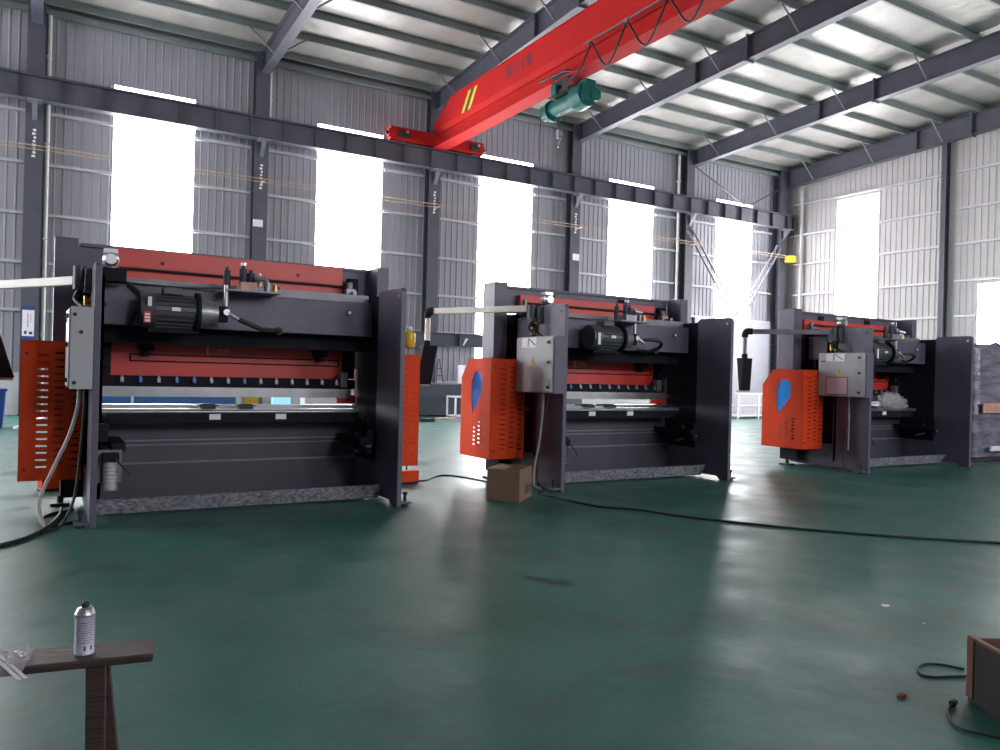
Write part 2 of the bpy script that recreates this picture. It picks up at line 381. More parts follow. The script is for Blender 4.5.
# downpipes beside columns
for x, z0, l in ((.01, 0, 'white downpipe beside the notice column at left'), (5.98, 9.2, 'white pipe stub beside the column behind the left press brake'), (23.16, 4.18, 'white downpipe left of the lattice brace column'), (29.92, 0, 'white downpipe in the hall corner')):
    mb = MB().cyl((x, WY - (.22 if x < 29 else 1.1), z0), (x, WY - (.22 if x < 29 else 1.1), 10.95 if x < 29 else 10.2), .055)
    for z in (2.2, 4.8, 7.4, 9.8):
        if z > z0: mb.box(x - .07, x + .07, WY - (.29 if x < 29 else 1.17), WY - (.1 if x < 29 else 1.03), z, z + .04)
    tag(mb.build('downpipe', M['pipewhite']), l, 'pipe')
# diagonal bracing in the last bay
def rod(name, a, b, r, m, label, cat='brace', group=None):
    return tag(MB().tube([a, b], r, 8, 1).build(name, m), label, cat, group)
def lattice(a, b, label):
    a = Vector(a); b = Vector(b); d = (b - a); off = Vector((0, .0, .0)); n = d.normalized(); side = n.cross(Vector((0, 1, 0))).normalized() * .13
    t = thing('lattice_brace', label, 'brace', a)
    for s in (-1, 1): MB().tube([side * s, d + side * s], .045, 6, 1).build('chord', M['tray'], t)
    L = d.length
    for i in range(int(L / .42)):
        mb = MB().tube([n * (.3 + i * .42) - side, n * (.3 + i * .42 + .12) + side], .02, 6, 1); mb.build('lacing', M['tray'], t)
lattice((23.5, 24.41, 7.76), (26.36, 24.41, 4.3), 'laced steel brace sloping down right from the column, before the fifth window')
lattice((29.05, 24.41, 7.6), (26.70, 24.41, 4.3), 'laced steel brace sloping down left from the hall corner')
rod('brace_rod', (23.76, 24.6, 10.6), (27.05, 24.6, 9.25), .03, M['structural'], 'thin brace rod sloping down right above the runway beam')
rod('brace_rod', (29.17, 24.6, 10.3), (27.15, 24.6, 9.25), .03, M['structural'], 'thin brace rod sloping down left from the corner column')
# notices on columns
n = thing('notice_sign', 'white notice with blue ends on the left column', 'sign', (-.33, 24.46, 2.04))
MB().box(-.14, .14, 0, .012, 0, .9).build('board', M['label'], n)
for z in (0, .8): MB().box(-.14, .14, -.003, 0, z, z + .1).build('border', M['bluebin'], n)
mb = MB()
for k in range(7): mb.box(-.025, .005, -.003, 0, .34 + k * .055, .375 + k * .055)
for k in range(4): mb.box(.05, .07, -.003, 0, .48 + k * .055, .51 + k * .055)
mb.build('red_writing', M['inkred'], n)
mb = MB().box(-.09, -.03, -.003, 0, .15, .24); mb.box(.02, .1, -.003, 0, .15, .22); mb.build('emblem', M['ink'], n)
tag(MB().box(5.48, 5.78, 24.44, 24.465, 5.78, 6.0).build('wall_plaque', M['label'], bevel=.01), 'small white plaque on the column above the left press brake', 'sign')
tag(MB().box(17.5, 17.8, 24.44, 24.465, 5.9, 6.15).build('wall_plaque', M['label'], bevel=.01), 'small white plaque on the column above the middle press brake', 'sign')

# ------------------------------------------------------------------ bridge crane
CX = 11.55
cr = thing('bridge_crane', 'red single-girder bridge crane spanning under the roof', 'crane', (CX, RY, 9.13))
def gl(y): return y - RY
mb = MB()
Y0, Y1, YT = -9.5, 24.1, 22.9
prof = lambda top, bot: [(-.22, top), (.22, top), (.22, bot + .12), (.1, bot), (-.1, bot), (-.22, bot + .12)]
secs = [(gl(Y0), 10.5, 9.62), (gl(YT), 10.5, 9.62), (gl(Y1), 9.95, 9.62)]
P = [[(x, y, z - 9.2) for x, z in prof(t, b)] for y, t, b in secs]
for i in range(2):
    mb.add(P[i] + P[i + 1], [(k, (k + 1) % 6, 6 + (k + 1) % 6, 6 + k) for k in range(6)])
mb.add(P[0], [list(range(6))[::-1]]); mb.add(P[2], [list(range(6))])
mb.box(-.02, .02, gl(Y0), gl(Y1), -.05, .42); mb.box(-.25, .25, gl(Y0), gl(Y1), -.08, -.05)
mb.box(-.26, .26, gl(Y0), gl(YT), 1.3, 1.33)
mb.build('girder', M['crane'], cr)
mb = MB()
for a in (21.5, 21.9):
    mb.prism([(gl(a), .56), (gl(a + .18), .56), (gl(a + .18) - .45, 1.16), (gl(a) - .45, 1.16)], 'x', -.225, -.22)
mb.build('hazard_stripe', M['yellow'], cr)
mb = MB().prism([(gl(21.68), .56), (gl(21.9), .56), (gl(21.9) - .45, 1.16), (gl(21.68) - .45, 1.16)], 'x', -.2245, -.22); mb.build('hazard_stripe', M['ink'], cr)
mb = MB()                    # worn black characters on the girder flank
for i in range(4):
    y = gl(18.0 + i * .36)
    for a, b, c, d in ((0, .26, .86, .89), (0, .26, .98, 1.01), (0, .26, 1.07, 1.1), (.03, .06, .82, 1.1), (.2, .23, .82, 1.1), (.11, .14, .80, 1.14)):
        if (i + int(a * 100)) % 4 != 1: mb.box(-.224, -.22, y + a, y + b, c, d)
mb.build('lettering', M['ink'], cr)
mb = MB().box(-1.75, 1.75, -.14, .14, .02, .46)
mb.box(-1.8, -1.75, -.1, .1, .1, .38); mb.box(1.75, 1.8, -.1, .1, .1, .38)
et = mb.build('end_truck', M['crane'], cr, bevel=.015)
for x in (-1.28, 1.42):
    MB().box(x - .2, x + .2, -.2, -.14, .12, .36).build('drive_unit', M['rubber'], et, bevel=.02)
    MB().cyl((x + .08, -.27, .3), (x + .08, -.2, .3), .05).build('axle_cap', M['steel'], et)
    MB().cyl((x, -.06, .12), (x, .06, .12), .12).build('wheel', M['dsteel'], et)
for x in (-1.8, 1.8): MB().cyl((x, 0, .24), (x + math.copysign(.09, x), 0, .24), .07, .05).build('buffer', M['rubber'], et)
# festoon cable on the girder
fe = thing('festoon_cable', 'black looped festoon cable hanging along the red girder', 'cable', (CX - .3, 15.2, 9.53))
pk = [0.0, -1.34, -2.7, -4.05, -5.4, -6.8, -8.2, -9.6, -11.]
mb = MB().box(-.02, .02, -16, .3, .0, .03); mb.build('track', M['dsteel'], fe)
for i in range(len(pk) - 1):
    a, b = pk[i], pk[i + 1]; dz = -.62
    MB().tube([(0, a, -.01), (0, a + (b - a) * .2, dz * .62), (0, a + (b - a) * .36, dz * 1.1), (0, (a + b) / 2, dz * 1.28), (0, a + (b - a) * .64, dz * 1.1), (0, a + (b - a) * .8, dz * .62), (0, b, -.01)], .026, 6, 6).build('loop', M['rubber'], fe)
    MB().box(-.03, .03, b - .05, b + .05, -.04, .05).build('carrier', M['dsteel'], fe)
MB().tube([(0, .9, -.68), (0, .45, -.55), (0, .2, -.3), (0, 0, -.01)], .026, 6, 6).build('lead', M['rubber'], fe)
# hoist
h = thing('electric_hoist', 'green electric wire-rope hoist hanging from the red girder', 'hoist', (CX + .05, 16.5, 8.50))
MB().cyl((0, -.35, 0), (0, .75, 0), .21, n=28).build('drum', M['hoist'], h)
mb = MB().cyl((0, -.42, 0), (0, -.34, 0), .33, n=28); mb.cyl((0, -.75, 0), (0, -.42, 0), .30, .33, n=28); mb.box(-.1, .2, -.8, -.5, .12, .36); mb.box(-.2, .12, -.86, -.74, -.2, .2)
mb.cyl((.15, -.9, -.02), (.15, -.74, -.02), .16)
mb.build('gearbox', M['hoist'], h)
mb = MB().cyl((0, .75, -.02), (0, .83, -.02), .28, n=28); mb.cyl((0, .83, -.02), (0, 1.12, -.02), .2, .19, n=28); mb.cyl((0, 1.12, -.02), (0, 1.2, -.02), .19, .1, n=28)
for k in range(12):
    a = 2 * PI * k / 12; mb.box(math.cos(a) * .2 - .012, math.cos(a) * .2 + .012, .85, 1.1, math.sin(a) * .2 - .03, math.sin(a) * .2 + .01)
mb.build('motor', M['hoist'], h)
mb = MB().box(-.16, .16, -.3, .5, .2, .34); mb.box(-.28, -.26, -.28, .45, .2, .74); mb.box(.26, .28, -.28, .45, .2, .74); mb.box(-.28, .28, .0, .12, .3, .4)
mb.build('trolley_frame', M['rubber'], h)
for y in (-.15, .32):
    for s in (-1, 1): MB().cyl((s * .22, y, .66), (s * .26, y, .66), .09).build('trolley_wheel', M['dsteel'], h)
MB().box(-.36, -.29, .15, .4, .2, .45).build('control_box', M['hoist'], h, bevel=.02)
MB().tube([(-.36, .9, .72), (-.36, -.2, .66), (-.1, -.75, .55)], .03, 6, 1).build('towing_arm', M['rubber'], h)
mb = MB()
for dx, dy in ((-.05, .35), (.05, .35), (-.05, .55), (.05, .55)): mb.tube([(dx, dy, -.18), (dx * .5, .45, -.62)], .009, 6, 1)
mb.build('wire_rope', M['rubber'], h)
mb = MB().cyl((-.04, .45, -.7), (.04, .45, -.7), .11); mb.box(-.06, .06, .4, .5, -.82, -.6)
mb.tube([(0, .45, -.8), (0, .45, -.9), (0, .52, -.97), (0, .47, -1.04), (0, .39, -1.0)], .022, 8, 4)
mb.build('hook', M['dsteel'], h)
MB().tube([(-.3, .9, .1), (-.3, .92, -1.0), (-.3, .9, -6.9)], .012, 6, 3).build('pendant_cable', M['rubber'], h)
MB().box(-.35, -.25, .86, .94, -7.25, -6.9).build('push_button_station', M['yellow'], h, bevel=.02)

# ------------------------------------------------------------------ press brakes
def slot_panel(mb, u0, u1, v0, v1, cols, mk, t=.004):
    """sheet with real slots: cols = [(ua, ub, [v centres], half height)]; mk(u0,u1,v0,v1) adds one strip"""
    u = u0
    for ua, ub, vs, hh in sorted(cols):
        mk(u, ua, v0, v1); v = v0
        for c in sorted(vs): mk(ua, ub, v, c - hh); v = c + hh
        mk(ua, ub, v, v1); u = ub
    mk(u, u1, v0, v1)

def guard(root, x0, x1, side, hh=.008, win_m='blue'):
    """perforated side guard; x0 = outer face, x1 = inner; side windows on outer face"""
    mb = MB(); y0, y1, z0, z1 = .83, 1.66, .33, 1.655; t = .005
    rows = [.46 + .066 * k for k in range(17)]
    xa, xb = min(x0, x1), max(x0, x1); w = xb - xa
    cols = [(xa + .14, xa + .23, rows, hh), (xa + .285, xa + .36, [r + .025 for r in rows], hh), (xa + .415, xa + .49, rows[:12], hh)]
    slot_panel(mb, xa, xb, z0, z1, cols, lambda a, b, c, d: mb.box(a, b, y0, y0 + t, c, d))
    if side: slot_panel(mb, xa, xb, z0, z1 - .26, [(xa + .1, xa + .3, rows[::2], .01)], lambda a, b, c, d: mb.box(a, b, y1 - t, y1, c, d))
    # outer side: chamfered top corner, small vent slots
    o = x0; oi = x0 + (t if x1 > x0 else -t); a, b = min(o, oi), max(o, oi)
    slot_panel(mb, y0, y1, z0, .9, [(.98, 1.04, [.5 + .055 * k for k in range(7)], .011), (1.11, 1.17, [.53 + .055 * k for k in range(6)], .011), (1.24, 1.30, [.5 + .055 * k for k in range(5)], .011)], lambda p, q, c, d: mb.box(a, b, p, q, c, d))
    win = [(1.07, 1.30), (1.10, 1.50), (1.17, 1.54), (1.22, 1.54), (1.36, 1.30), (1.36, 1.22), (1.32, .92), (1.28, .9)]
    # ring around the window: strips left/right/top/bottom approximated by a polygon fan
    out = [(y0, .9), (y0, z1), (1.41, z1), (y1, 1.39), (y1, .9)]
    mb.prism([(y0, .9), (1.07, .9), (1.07, z1), (y0, z1)], 'x', a, b)
    mb.prism([(1.36, .9), (y1, .9), (y1, 1.39), (1.45, z1), (1.36, z1)], 'x', a, b)
    mb.prism([(1.07, 1.48), (1.36, 1.48), (1.36, z1), (1.07, z1)], 'x', a, b)
    mb.prism([(1.07, .9), (1.32, .9), (1.07, 1.2)], 'x', a, b); mb.prism([(1.07, 1.40), (1.13, 1.48), (1.07, 1.48)], 'x', a, b)
    mb.prism([(1.36, .9), (1.36, 1.1), (1.32, .9)], 'x', a, b); mb.prism([(1.36, 1.34), (1.36, 1.48), (1.27, 1.48)], 'x', a, b)
    mb.prism([(y0, z1), (1.45, z1), (1.45, z1 - t), (y0, z1 - t)], 'x', xa, xb)
    mb.prism([(1.45, z1), (y1, 1.39), (y1 - t, 1.388), (1.445, z1 - t)], 'x', xa, xb)
    mb.box(xa, xb, y0, y1, z0, z0 + t)
    g = mb.build('side_guard', M['orange'], root)
    i0 = x0 + (.008 if x1 > x0 else -.008); a, b = min(i0, i0 + .004), max(i0, i0 + .004)
    o = MB().prism([(1.065, 1.19), (1.065, 1.41), (1.12, 1.485), (1.28, 1.485), (1.365, 1.36), (1.365, 1.08), (1.325, .89)], 'x', a, b).build('guard_window', M[win_m], g)
    o['label'] = 'blue acrylic window'
    mb = MB()
    for z in (.44, 1.53):
        for x in (xa + .05,): MB().cyl((x, y0 - .012, z), (x, y0, z), .014, n=10).build('guard_screw', M['rubber'], g)
    return g

def wrap_lump(part):
    vs = []; fs = []; nu, nv = 26, 12
    for j in range(nv + 1):
        for i in range(nu):
            a = 2 * PI * i / nu; b = PI * j / nv; q = Vector((math.sin(b) * math.cos(a), math.sin(b) * math.sin(a), math.cos(b)))
            r = 1 + noise.noise(q * 3.1) * .45
            vs.append((2.35 + q.x * .42 * r, 1.12 + q.y * .1 * r, 1.12 + q.z * .15 * r + q.x * -.06))
    for j in range(nv):
        for i in range(nu): fs.append((j * nu + i, j * nu + (i + 1) % nu, (j + 1) * nu + (i + 1) % nu, (j + 1) * nu + i))
    mb = MB(); mb.add(vs, fs, True); o = part('packing_film', mb, 'clearfilm'); o['label'] = 'crumpled clear packing film'

def press_brake(X0, Yr, label, ramz=2.6, dm=0., elbow=(-.85, 1.8), big=True, pink=False, armc='pipe', foil_wrap=False, armz=2.28, lean=.06):
    W = 2.96; t = .055
    R = thing('press_brake', label, 'press brake', (X0, Yr, 0), group='press brakes standing in a row')
    def part(n, mb, m, p=R, bv=0.): return mb.build(n, M[m] if isinstance(m, str) else m, p, bevel=bv)
    # side frames: rear plate with rounded rear corner, set-back main plate
    for s in (0, 1):
        xa = 0 if s == 0 else W - t
        mb = MB(); c = [(0.0, .0), (.62, 0), (.62, .2)]
        poly = [(0, 0), (.16, 0), (.22, .05), (1.5, .05), (1.5, .42), (.66, .42), (.66, 2.32), (.6, 2.35), (.05, 2.35), (.02, 2.34), (0, 2.31)]
        mb.prism(poly, 'x', xa, xa + t)
        f = part('side_frame', mb, 'grey', bv=.006)
        xi = (.06 if big else .15) if s == 0 else W - t + .001
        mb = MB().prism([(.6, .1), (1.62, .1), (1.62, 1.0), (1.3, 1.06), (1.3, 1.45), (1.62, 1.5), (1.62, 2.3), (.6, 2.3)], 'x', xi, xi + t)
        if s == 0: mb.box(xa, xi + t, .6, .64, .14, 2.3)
        part('throat_plate', mb, 'black', f)  # inset and black colour stand in for shade on the main plate
        mb = MB(); xc = 0 if s == 0 else W
        sg = -1 if s == 0 else 1
        mb.box(min(xc, xc + sg * .12), max(xc, xc + sg * .12), .01, .13, .025, .05); part('foot_flange', mb, 'grey', f, .004)
        mb = MB().cyl((xc + sg * .07, .07, 0), (xc + sg * .07, .07, .025), .04); mb.cyl((xc + sg * .07, .07, .02), (xc + sg * .07, .07, .15), .016, n=10); mb.cyl((xc + sg * .07, .07, .12), (xc + sg * .07, .07, .15), .028, n=6)
        part('levelling_bolt', mb, 'rubber', f)
        mb = MB(); mb.cyl((xa - .002, .08, 2.26), (xa + t + .002, .08, 2.26), .018, n=14); part('lifting_hole', mb, 'rubber' if s == 0 else 'steel', f)
        # front post, outboard
        px = (-.3, -.09) if s == 0 else (W + .15, W + .3)
        mb = MB().box(px[0], px[1], 1.25, 1.57, .34 if s == 0 else .095, 2.71)
        po = part('front_post', mb, 'grey', bv=.006)
        if s == 0: part('base_block', MB().box(-.20, .05, 1.2, 1.56, .1, .34), 'black', po, .006)
        q = (px[1], xi) if s == 0 else (xi + t, px[0])
        part('gusset', MB().box(q[0], q[1], 1.3, 1.52, .12, 2.28), 'black', po)
        mb = MB().box(px[0] + .02, px[1] - .02, 1.3, 1.5, 0, .03); mb.cyl(((px[0] + px[1]) / 2, 1.4, .03), ((px[0] + px[1]) / 2, 1.4, .1), .03)
        part('front_foot', mb, 'rubber', po)
    # front cross beam, ram
    mb = MB().box(-.09, W + .16, 1.58, 1.64, 2.32, 2.71)
    mb.box(-.05, W + .15, 1.555, 1.58, 2.67, 2.71)
    cb = part('cross_beam', mb, 'grey', bv=.006)
    for x in (.75, 2.1): part('beam_pad', MB().box(x, x + .16, 1.566, 1.579, 2.45, 2.655), 'black', cb)
    for x in (2.86,): part('cylinder', MB().cyl((x, 1.44, 2.3), (x, 1.44, 2.56), .075, n=24), 'black', cb)
    mb = MB().box(.25, 2.75, 1.47, 1.55, 2.25, ramz); mb.box(.12, 2.87, 1.5, 1.55, 1.33, 2.25)
    ram = part('ram', mb, 'red', bv=.006)
    mb = MB()
    for x in (.72, 2.2): mb.cyl((x, 1.465, ramz - .13), (x, 1.48, ramz - .13), .022, n=12)
    part('ram_bolt', mb, 'rubber', ram)
    mb = MB().box(.42, 2.74, 1.49, 1.5, 1.485, 1.50); mb.box(.42, 2.74, 1.49, 1.5, 1.555, 1.57); mb.box(.42, .435, 1.49, 1.5, 1.485, 1.57); mb.box(2.725, 2.74, 1.49, 1.5, 1.485, 1.57)
    part('ram_groove', mb, 'black', ram)
    for x in (.5, 1.5, 2.4): 
        mb = MB().box(x, x + .15, 1.36, 1.5, 1.6, 1.78); mb.box(x + .04, x + .11, 1.38, 1.46, 1.54, 1.6)
        if x != 1.5: part('guide_bracket', mb, 'black', ram, .006)
    part('ram_tag', MB().box(1.32, 1.45, 1.494, 1.5, 1.615, 1.65), 'dsteel', ram)
    mb = MB().cyl((1.2, 1.44, 1.58), (1.2, 1.44, 1.68), .014, n=8); part('oil_sight_tube', mb, 'brass', ram)
    for x in (.125, 2.78):
        mb = MB().box(x, x + .11, 1.36, 1.5, 1.34, 1.72); mb.box(x + .02, x + .09, 1.3, 1.36, 1.42, 1.5); mb.box(x + .02, x + .09, 1.3, 1.36, 1.56, 1.62)
        part('ram_guide', mb, 'black', ram, .006)
    # upper tool holder and clamps
    mb = MB().box(.13, 2.89, 1.33, 1.48, 1.22, 1.335); part('tool_holder', mb, 'black', bv=.004)
    for i in range(14):
        x = .31 + i * .178
        mb = MB().box(x + .01, x + .045, 1.30, 1.33, 1.265, 1.315); mb.cyl((x + .027, 1.28, 1.28), (x + .027, 1.30, 1.28), .012, n=8)
        mb.box(x + .018, x + .038, 1.305, 1.33, 1.315, 1.335)
        c = part('tool_clamp', mb, 'clampb' if i in (1, 3, 4, 7) else 'clamp', bv=.003)
    mb = MB().prism([(1.3, 1.115), (1.36, 1.115), (1.40, 1.22), (1.3, 1.22)], 'x', .13, 2.83); mb.box(.13, 2.83, 1.285, 1.3, 1.165, 1.20)
    part('upper_punch', mb, 'steel')
    part('ram_end_block', MB().box(2.66 if dm == 0 else 2.6, 2.90, 1.305, 1.36, 1.05, 1.15), 'red', bv=.004)
    part('guide_rail_block', MB().box(2.70, 2.79, 1.3, 1.4, 1.24, 1.42), 'tray', bv=.006)
    # table
    mb = MB().box(.16, 2.9, 1.32, 1.5, .02, .985); mb.box(.16, 2.9, 1.27, 1.32, .02, .405)
    tb = part('table', mb, 'bench', bv=.006)
    mb = MB().box(.16, 2.9, 1.30, 1.32, .64, .655); mb.box(.16, 2.9, 1.30, 1.32, .592, .607); part('table_seam', mb, 'tray', tb)
    part('table_ledge', MB().box(.16, 2.9, 1.255, 1.32, .405, .425), 'tray', tb)
    part('lower_die', MB().box(.16, 2.88, 1.38, 1.45, .985, 1.03), 'steel', tb)
    # back gauge
    bg = part('back_gauge', MB().box(.19, 2.8, 1.0, 1.1, .845, .955), 'black', bv=.006)
    part('gauge_rail', MB().box(.08, 2.88, .99, 1.03, .985, 1.003), 'steel', bg)
    part('gauge_rod', MB().cyl((.08, 1.0, .968), (2.88, 1.0, .968), .012, n=10), 'steel', bg)
    part('gauge_support', MB().box(.19, 2.8, 1.06, 1.09, .955, .985), 'black', bg)
    for x in (1.07, 1.46):
        mb = MB().box(x, x + .14, .93, 1.06, 1.003, 1.03); mb.prism([(x - .06, 1.03), (x + .2, 1.03), (x + .12, 1.055), (x + .02, 1.055)], 'y', .97, 1.1); mb.box(x + .02, x + .09, 1.06, 1.26, 1.02, 1.045)
        part('gauge_finger', mb, 'rubber', bg)
    for x in (1.16, 1.86): part('gauge_label', MB().box(x, x + .115, .995, 1.0, .885, .945), 'label', bg)
    for x in (.2, 2.66):
        mb = MB().box(x, x + .12, .5, 1.28, .62, .70); mb.cyl((x + .06, .5, .61), (x + .06, 1.25, .61), .02, n=10); part('linear_guide', mb, 'black', bg)
    mb = MB().box(2.76, 2.84, .55, .85, .52, .8); mb.cyl((2.7, .62, .6), (2.78, .62, .6), .06); mb.cyl((2.68, .75, .72), (2.78, .75, .72), .035)
    part('gauge_motor', mb, 'black', bg, .006)
    part('belt_guard', MB().prism([(.5, .6), (.9, .5), (.92, .52), (.52, .63)], 'x', 2.74, 2.80), 'tray', bg)
    # oil tank, coupling tray
    mb = MB().box(t, W - t, .85, 1.22, 1.84, 2.215)
    tk = part('oil_tank', mb, 'grey', bv=.006)
    part('tank_underplate', MB().box(t, W - t, 1.06, 1.12, 1.67, 1.84), 'black', tk)
    part('tank_cover', MB().box(t, W - t, .85, 1.25, 2.215, 2.23), 'grey', tk)
    mb = MB().box(t, W - t, .98, 1.2, 2.30, 2.325); mb.box(t, W - t, .975, .985, 2.23, 2.325)
    part('pipe_tray', mb, 'tray', tk)
    mb = MB().cyl((2.62, .842, 2.10), (2.62, .85, 2.10), .034, n=18); g = part('sight_glass', mb, 'rubber', tk)
    part('glass_lens', MB().cyl((2.628, .836, 2.105), (2.628, .843, 2.105), .02, n=14), 'label', g)
    part('tank_plug', MB().cyl((.13, .84, 2.03), (.13, .85, 2.03), .022, n=10), 'rubber', tk)
    # motor + bell housing
    d = dm; my, mz = .62, 1.985
    mb = MB().cyl((.52 + d, my, mz), (.94 + d, my, mz), .150, n=32)
    for k in range(20):
        a = 2 * PI * k / 20; cy, cz = math.cos(a), math.sin(a)
        mb.hexa([(.56 + d, my + cy * .148 - cz * .006, mz + cz * .148 + cy * .006), (.56 + d, my + cy * .148 + cz * .006, mz + cz * .148 - cy * .006), (.56 + d, my + cy * .172 + cz * .005, mz + cz * .172 - cy * .005), (.56 + d, my + cy * .172 - cz * .005, mz + cz * .172 + cy * .005)],
                [(.9 + d, my + cy * .148 - cz * .006, mz + cz * .148 + cy * .006), (.9 + d, my + cy * .148 + cz * .006, mz + cz * .148 - cy * .006), (.9 + d, my + cy * .172 + cz * .005, mz + cz * .172 - cy * .005), (.9 + d, my + cy * .172 - cz * .005, mz + cz * .172 + cy * .005)])
    mo = part('motor', mb, 'motor')
    part('fan_cover', MB().cyl((.42 + d, my, mz), (.55 + d, my, mz), .165, .182, n=32), 'motor', mo)
    part('motor_flange', MB().cyl((.93 + d, my, mz), (.965 + d, my, mz), .20, n=32), 'black', mo)
    part('terminal_box', MB().box(.62 + d, .8 + d, my - .1, my + .08, mz + .16, mz + .23), 'motor', mo, .008)
    part('motor_foot', MB().box(.5 + d, .96 + d, my - .05, my + .24, mz - .21, mz - .17), 'black', mo)
    part('nameplate', MB().box(.69 + d, .77 + d, my - .178, my - .17, mz - .005, mz + .03), 'label', mo)
    if dm == 0:
        part('motor_label', MB().box(.475, .51, my - .186, my - .172, mz + .03, mz + .12), 'label', mo)
        q = MB().box(.44, .505, my - .186, my - .168, mz - .13, mz - .02); q = part('motor_label', q, 'inkred', mo)
        q = MB(); [q.box(.45, .495, my - .188, my - .186, mz - .12 + k * .03, mz - .10 + k * .03) for k in range(3)]; part('label_print', q, 'label', mo)
    else:
        part('motor_label', MB().box(.46 + d, .5 + d, my - .186, my - .172, mz - .1, mz + .06), 'label', mo)
    bh = part('bell_housing', MB().cyl((.965 + d, my, mz), (1.14 + d, my, mz), .15, .115, n=28), 'dsteel')
    part('gear_pump', MB().box(1.14 + d, 1.24 + d, my - .07, my + .07, mz - .08, mz + .08), 'black', bh, .01)
    mb = MB().cyl((1.22 + d, my - .03, mz + .02), (1.22 + d, my - .03, mz + .30), .022, n=12); mb.cyl((1.22 + d, my - .1, mz + .02), (1.22 + d, my + .02, mz + .02), .035, n=6); mb.cyl((1.22 + d, my - .08, mz + .02), (1.34 + d, my - .1, mz - .05), .02, n=10)
    part('pipe_fitting', mb, 'steel', bh)
    mb = MB().tube([(1.34 + d, my - .1, mz - .05), (1.46 + d, my - .12, mz - .10), (1.6 + d, my - .05, mz - .14), (1.75 + d, my + .05, mz - .14), (1.85 + d, my + .22, mz - .13)] if dm == 0 else
                   [(1.34 + d, my - .1, mz - .0), (1.5 + d, my - .14, mz), (1.66 + d, my - .1, mz - .03), (1.7 + d, my + .0, mz - .1), (1.62 + d, my + .1, mz - .15), (1.5 + d, my + .22, mz - .14)], .024, 10)
    part('suction_hose', mb, 'rubber', bh)
    part('hose_collar', MB().cyl((1.82 + d, .80, mz - .13), (1.82 + d, .85, mz - .13), .045, n=14), 'rubber', bh)
    # valve block on top
    v0 = 1.26 + (.08 if d else 0)
    vb = part('valve_block', MB().box(v0 + .09, v0 + .26, .55, .72, 2.24, 2.33), 'peach' if dm == 0 else 'dsteel', bv=.006)
    part('valve_bridge', MB().box(v0 - .04, v0 + .5, .5, .98, 2.225, 2.245), 'tray', vb)
    for i, (x, z0, z1, r, m) in enumerate(((-.03, 2.25, 2.44, .035, 'rubber'), (.13, 2.33, 2.47, .04, 'ink'), (.21, 2.33, 2.43, .04, 'ink'), (.30, 2.30, 2.40, .03, 'steel'), (.38, 2.25, 2.34, .035, 'dsteel'), (.46, 2.25, 2.30, .03, 'brass'))):
        mb = MB().cyl((v0 + x, .62, z0), (v0 + x, .62, z1), r, n=14); mb.cyl((v0 + x, .62, z1), (v0 + x, .62, z1 + .035), r * .5, n=8)
        part('solenoid_valve', mb, m, vb)
    mb = MB().cyl((v0 + .24, .55, 2.38), (v0 + .34, .5, 2.36), .03, n=10); mb.cyl((v0 + .13, .6, 2.5), (v0 + .13, .6, 2.53), .03, n=10); part('pressure_gauge', mb, 'steel', vb)
    part('valve_pipe', MB().tube([(v0 + .4, .62, 2.3), (v0 + .52, .7, 2.32), (v0 + .5, .9, 2.27), (v0 + .3, 1.0, 2.26)], .014, 8), 'steel', vb)
    # hydraulic pipework
    mb = MB().tube([(.32, 1.42, 2.33), (.33, 1.42, 2.45), (.4, 1.42, 2.47), (1.5, 1.42, 2.465), (2.68, 1.42, 2.46), (2.75, 1.38, 2.44), (2.84, 1.3, 2.36)], .013, 8)
    part('pressure_pipe', mb, 'rubber')
    mb = MB().tube([(.2, .9, 2.28), (.9, .92, 2.27), (1.3, .8, 2.28)], .015, 8); part('pressure_pipe', mb, 'dsteel')
    mb = MB().tube([(.32, .84, 2.26), (.45, .78, 2.15), (.56, .74, 2.0), (.58, .78, 1.84)], .02, 8); part('hydraulic_hose', mb, 'rubber')
    mb = MB().tube([(.35, .78, 1.84), (.38, .76, 1.93), (.46, .74, 2.03), (.56, .72, 2.08)], .018, 8); part('hydraulic_hose', mb, 'rubber')
    for x in (.16, 2.72):
        mb = MB().box(x, x + .12, 1.24, 1.36, 2.3, 2.42); mb.cyl((x + .06, 1.3, 2.42), (x + .06, 1.3, 2.5), .035, n=12); mb.cyl((x + .06, 1.22, 2.36), (x + .06, 1.1, 2.36), .025, n=10)
        part('prefill_valve', mb, 'dsteel', bv=.006)
    # filler-breather on the rear left of the tank top
    mb = MB().cyl((.16, .62, 2.45), (.16, .70, 2.45), .075, .07, n=22); mb.cyl((.16, .57, 2.45), (.16, .62, 2.45), .05, .072, n=22); mb.box(.10, .22, .60, .72, 2.51, 2.55)
    br = part('breather_motor', mb, 'steel')
    part('breather_base', MB().box(.05, .3, .6, .78, 2.24, 2.37), 'black', br, .008)
    # central lubricator on inside of left plate
    mb = MB().lathe([(.001, 0), (.062, 0), (.066, .03), (.058, .04), (.058, .24), (.05, .26), (.001, .26)], (.17, .2, .3), 20)
    for k in range(5): mb.lathe([(.058, .07 + k * .035), (.064, .075 + k * .035), (.064, .085 + k * .035), (.058, .09 + k * .035)], (.17, .2, .3), 20)
    lu = part('lubricator', mb, 'cabinet' if big else 'motor')
    part('lubricator_bracket', MB().box(.05, .27, .262, .272, .36, .66), 'tray' if big else 'black', lu)
    part('lubricator_head', MB().box(.10, .24, .14, .26, .56, .64), 'black', lu, .01)
    part('lubricator_cable', MB().tube([(.2, .13, .6), (.28, .1, .5), (.33, .12, .44)], .008, 6), 'rubber', lu)
    part('inner_valve', MB().box(.056, .15, .2, .32, .74, .9), 'black', bv=.01)
    # bottom tie plate with wrinkled plastic
    nx, nz = 60, 5; vs = []; fs = []
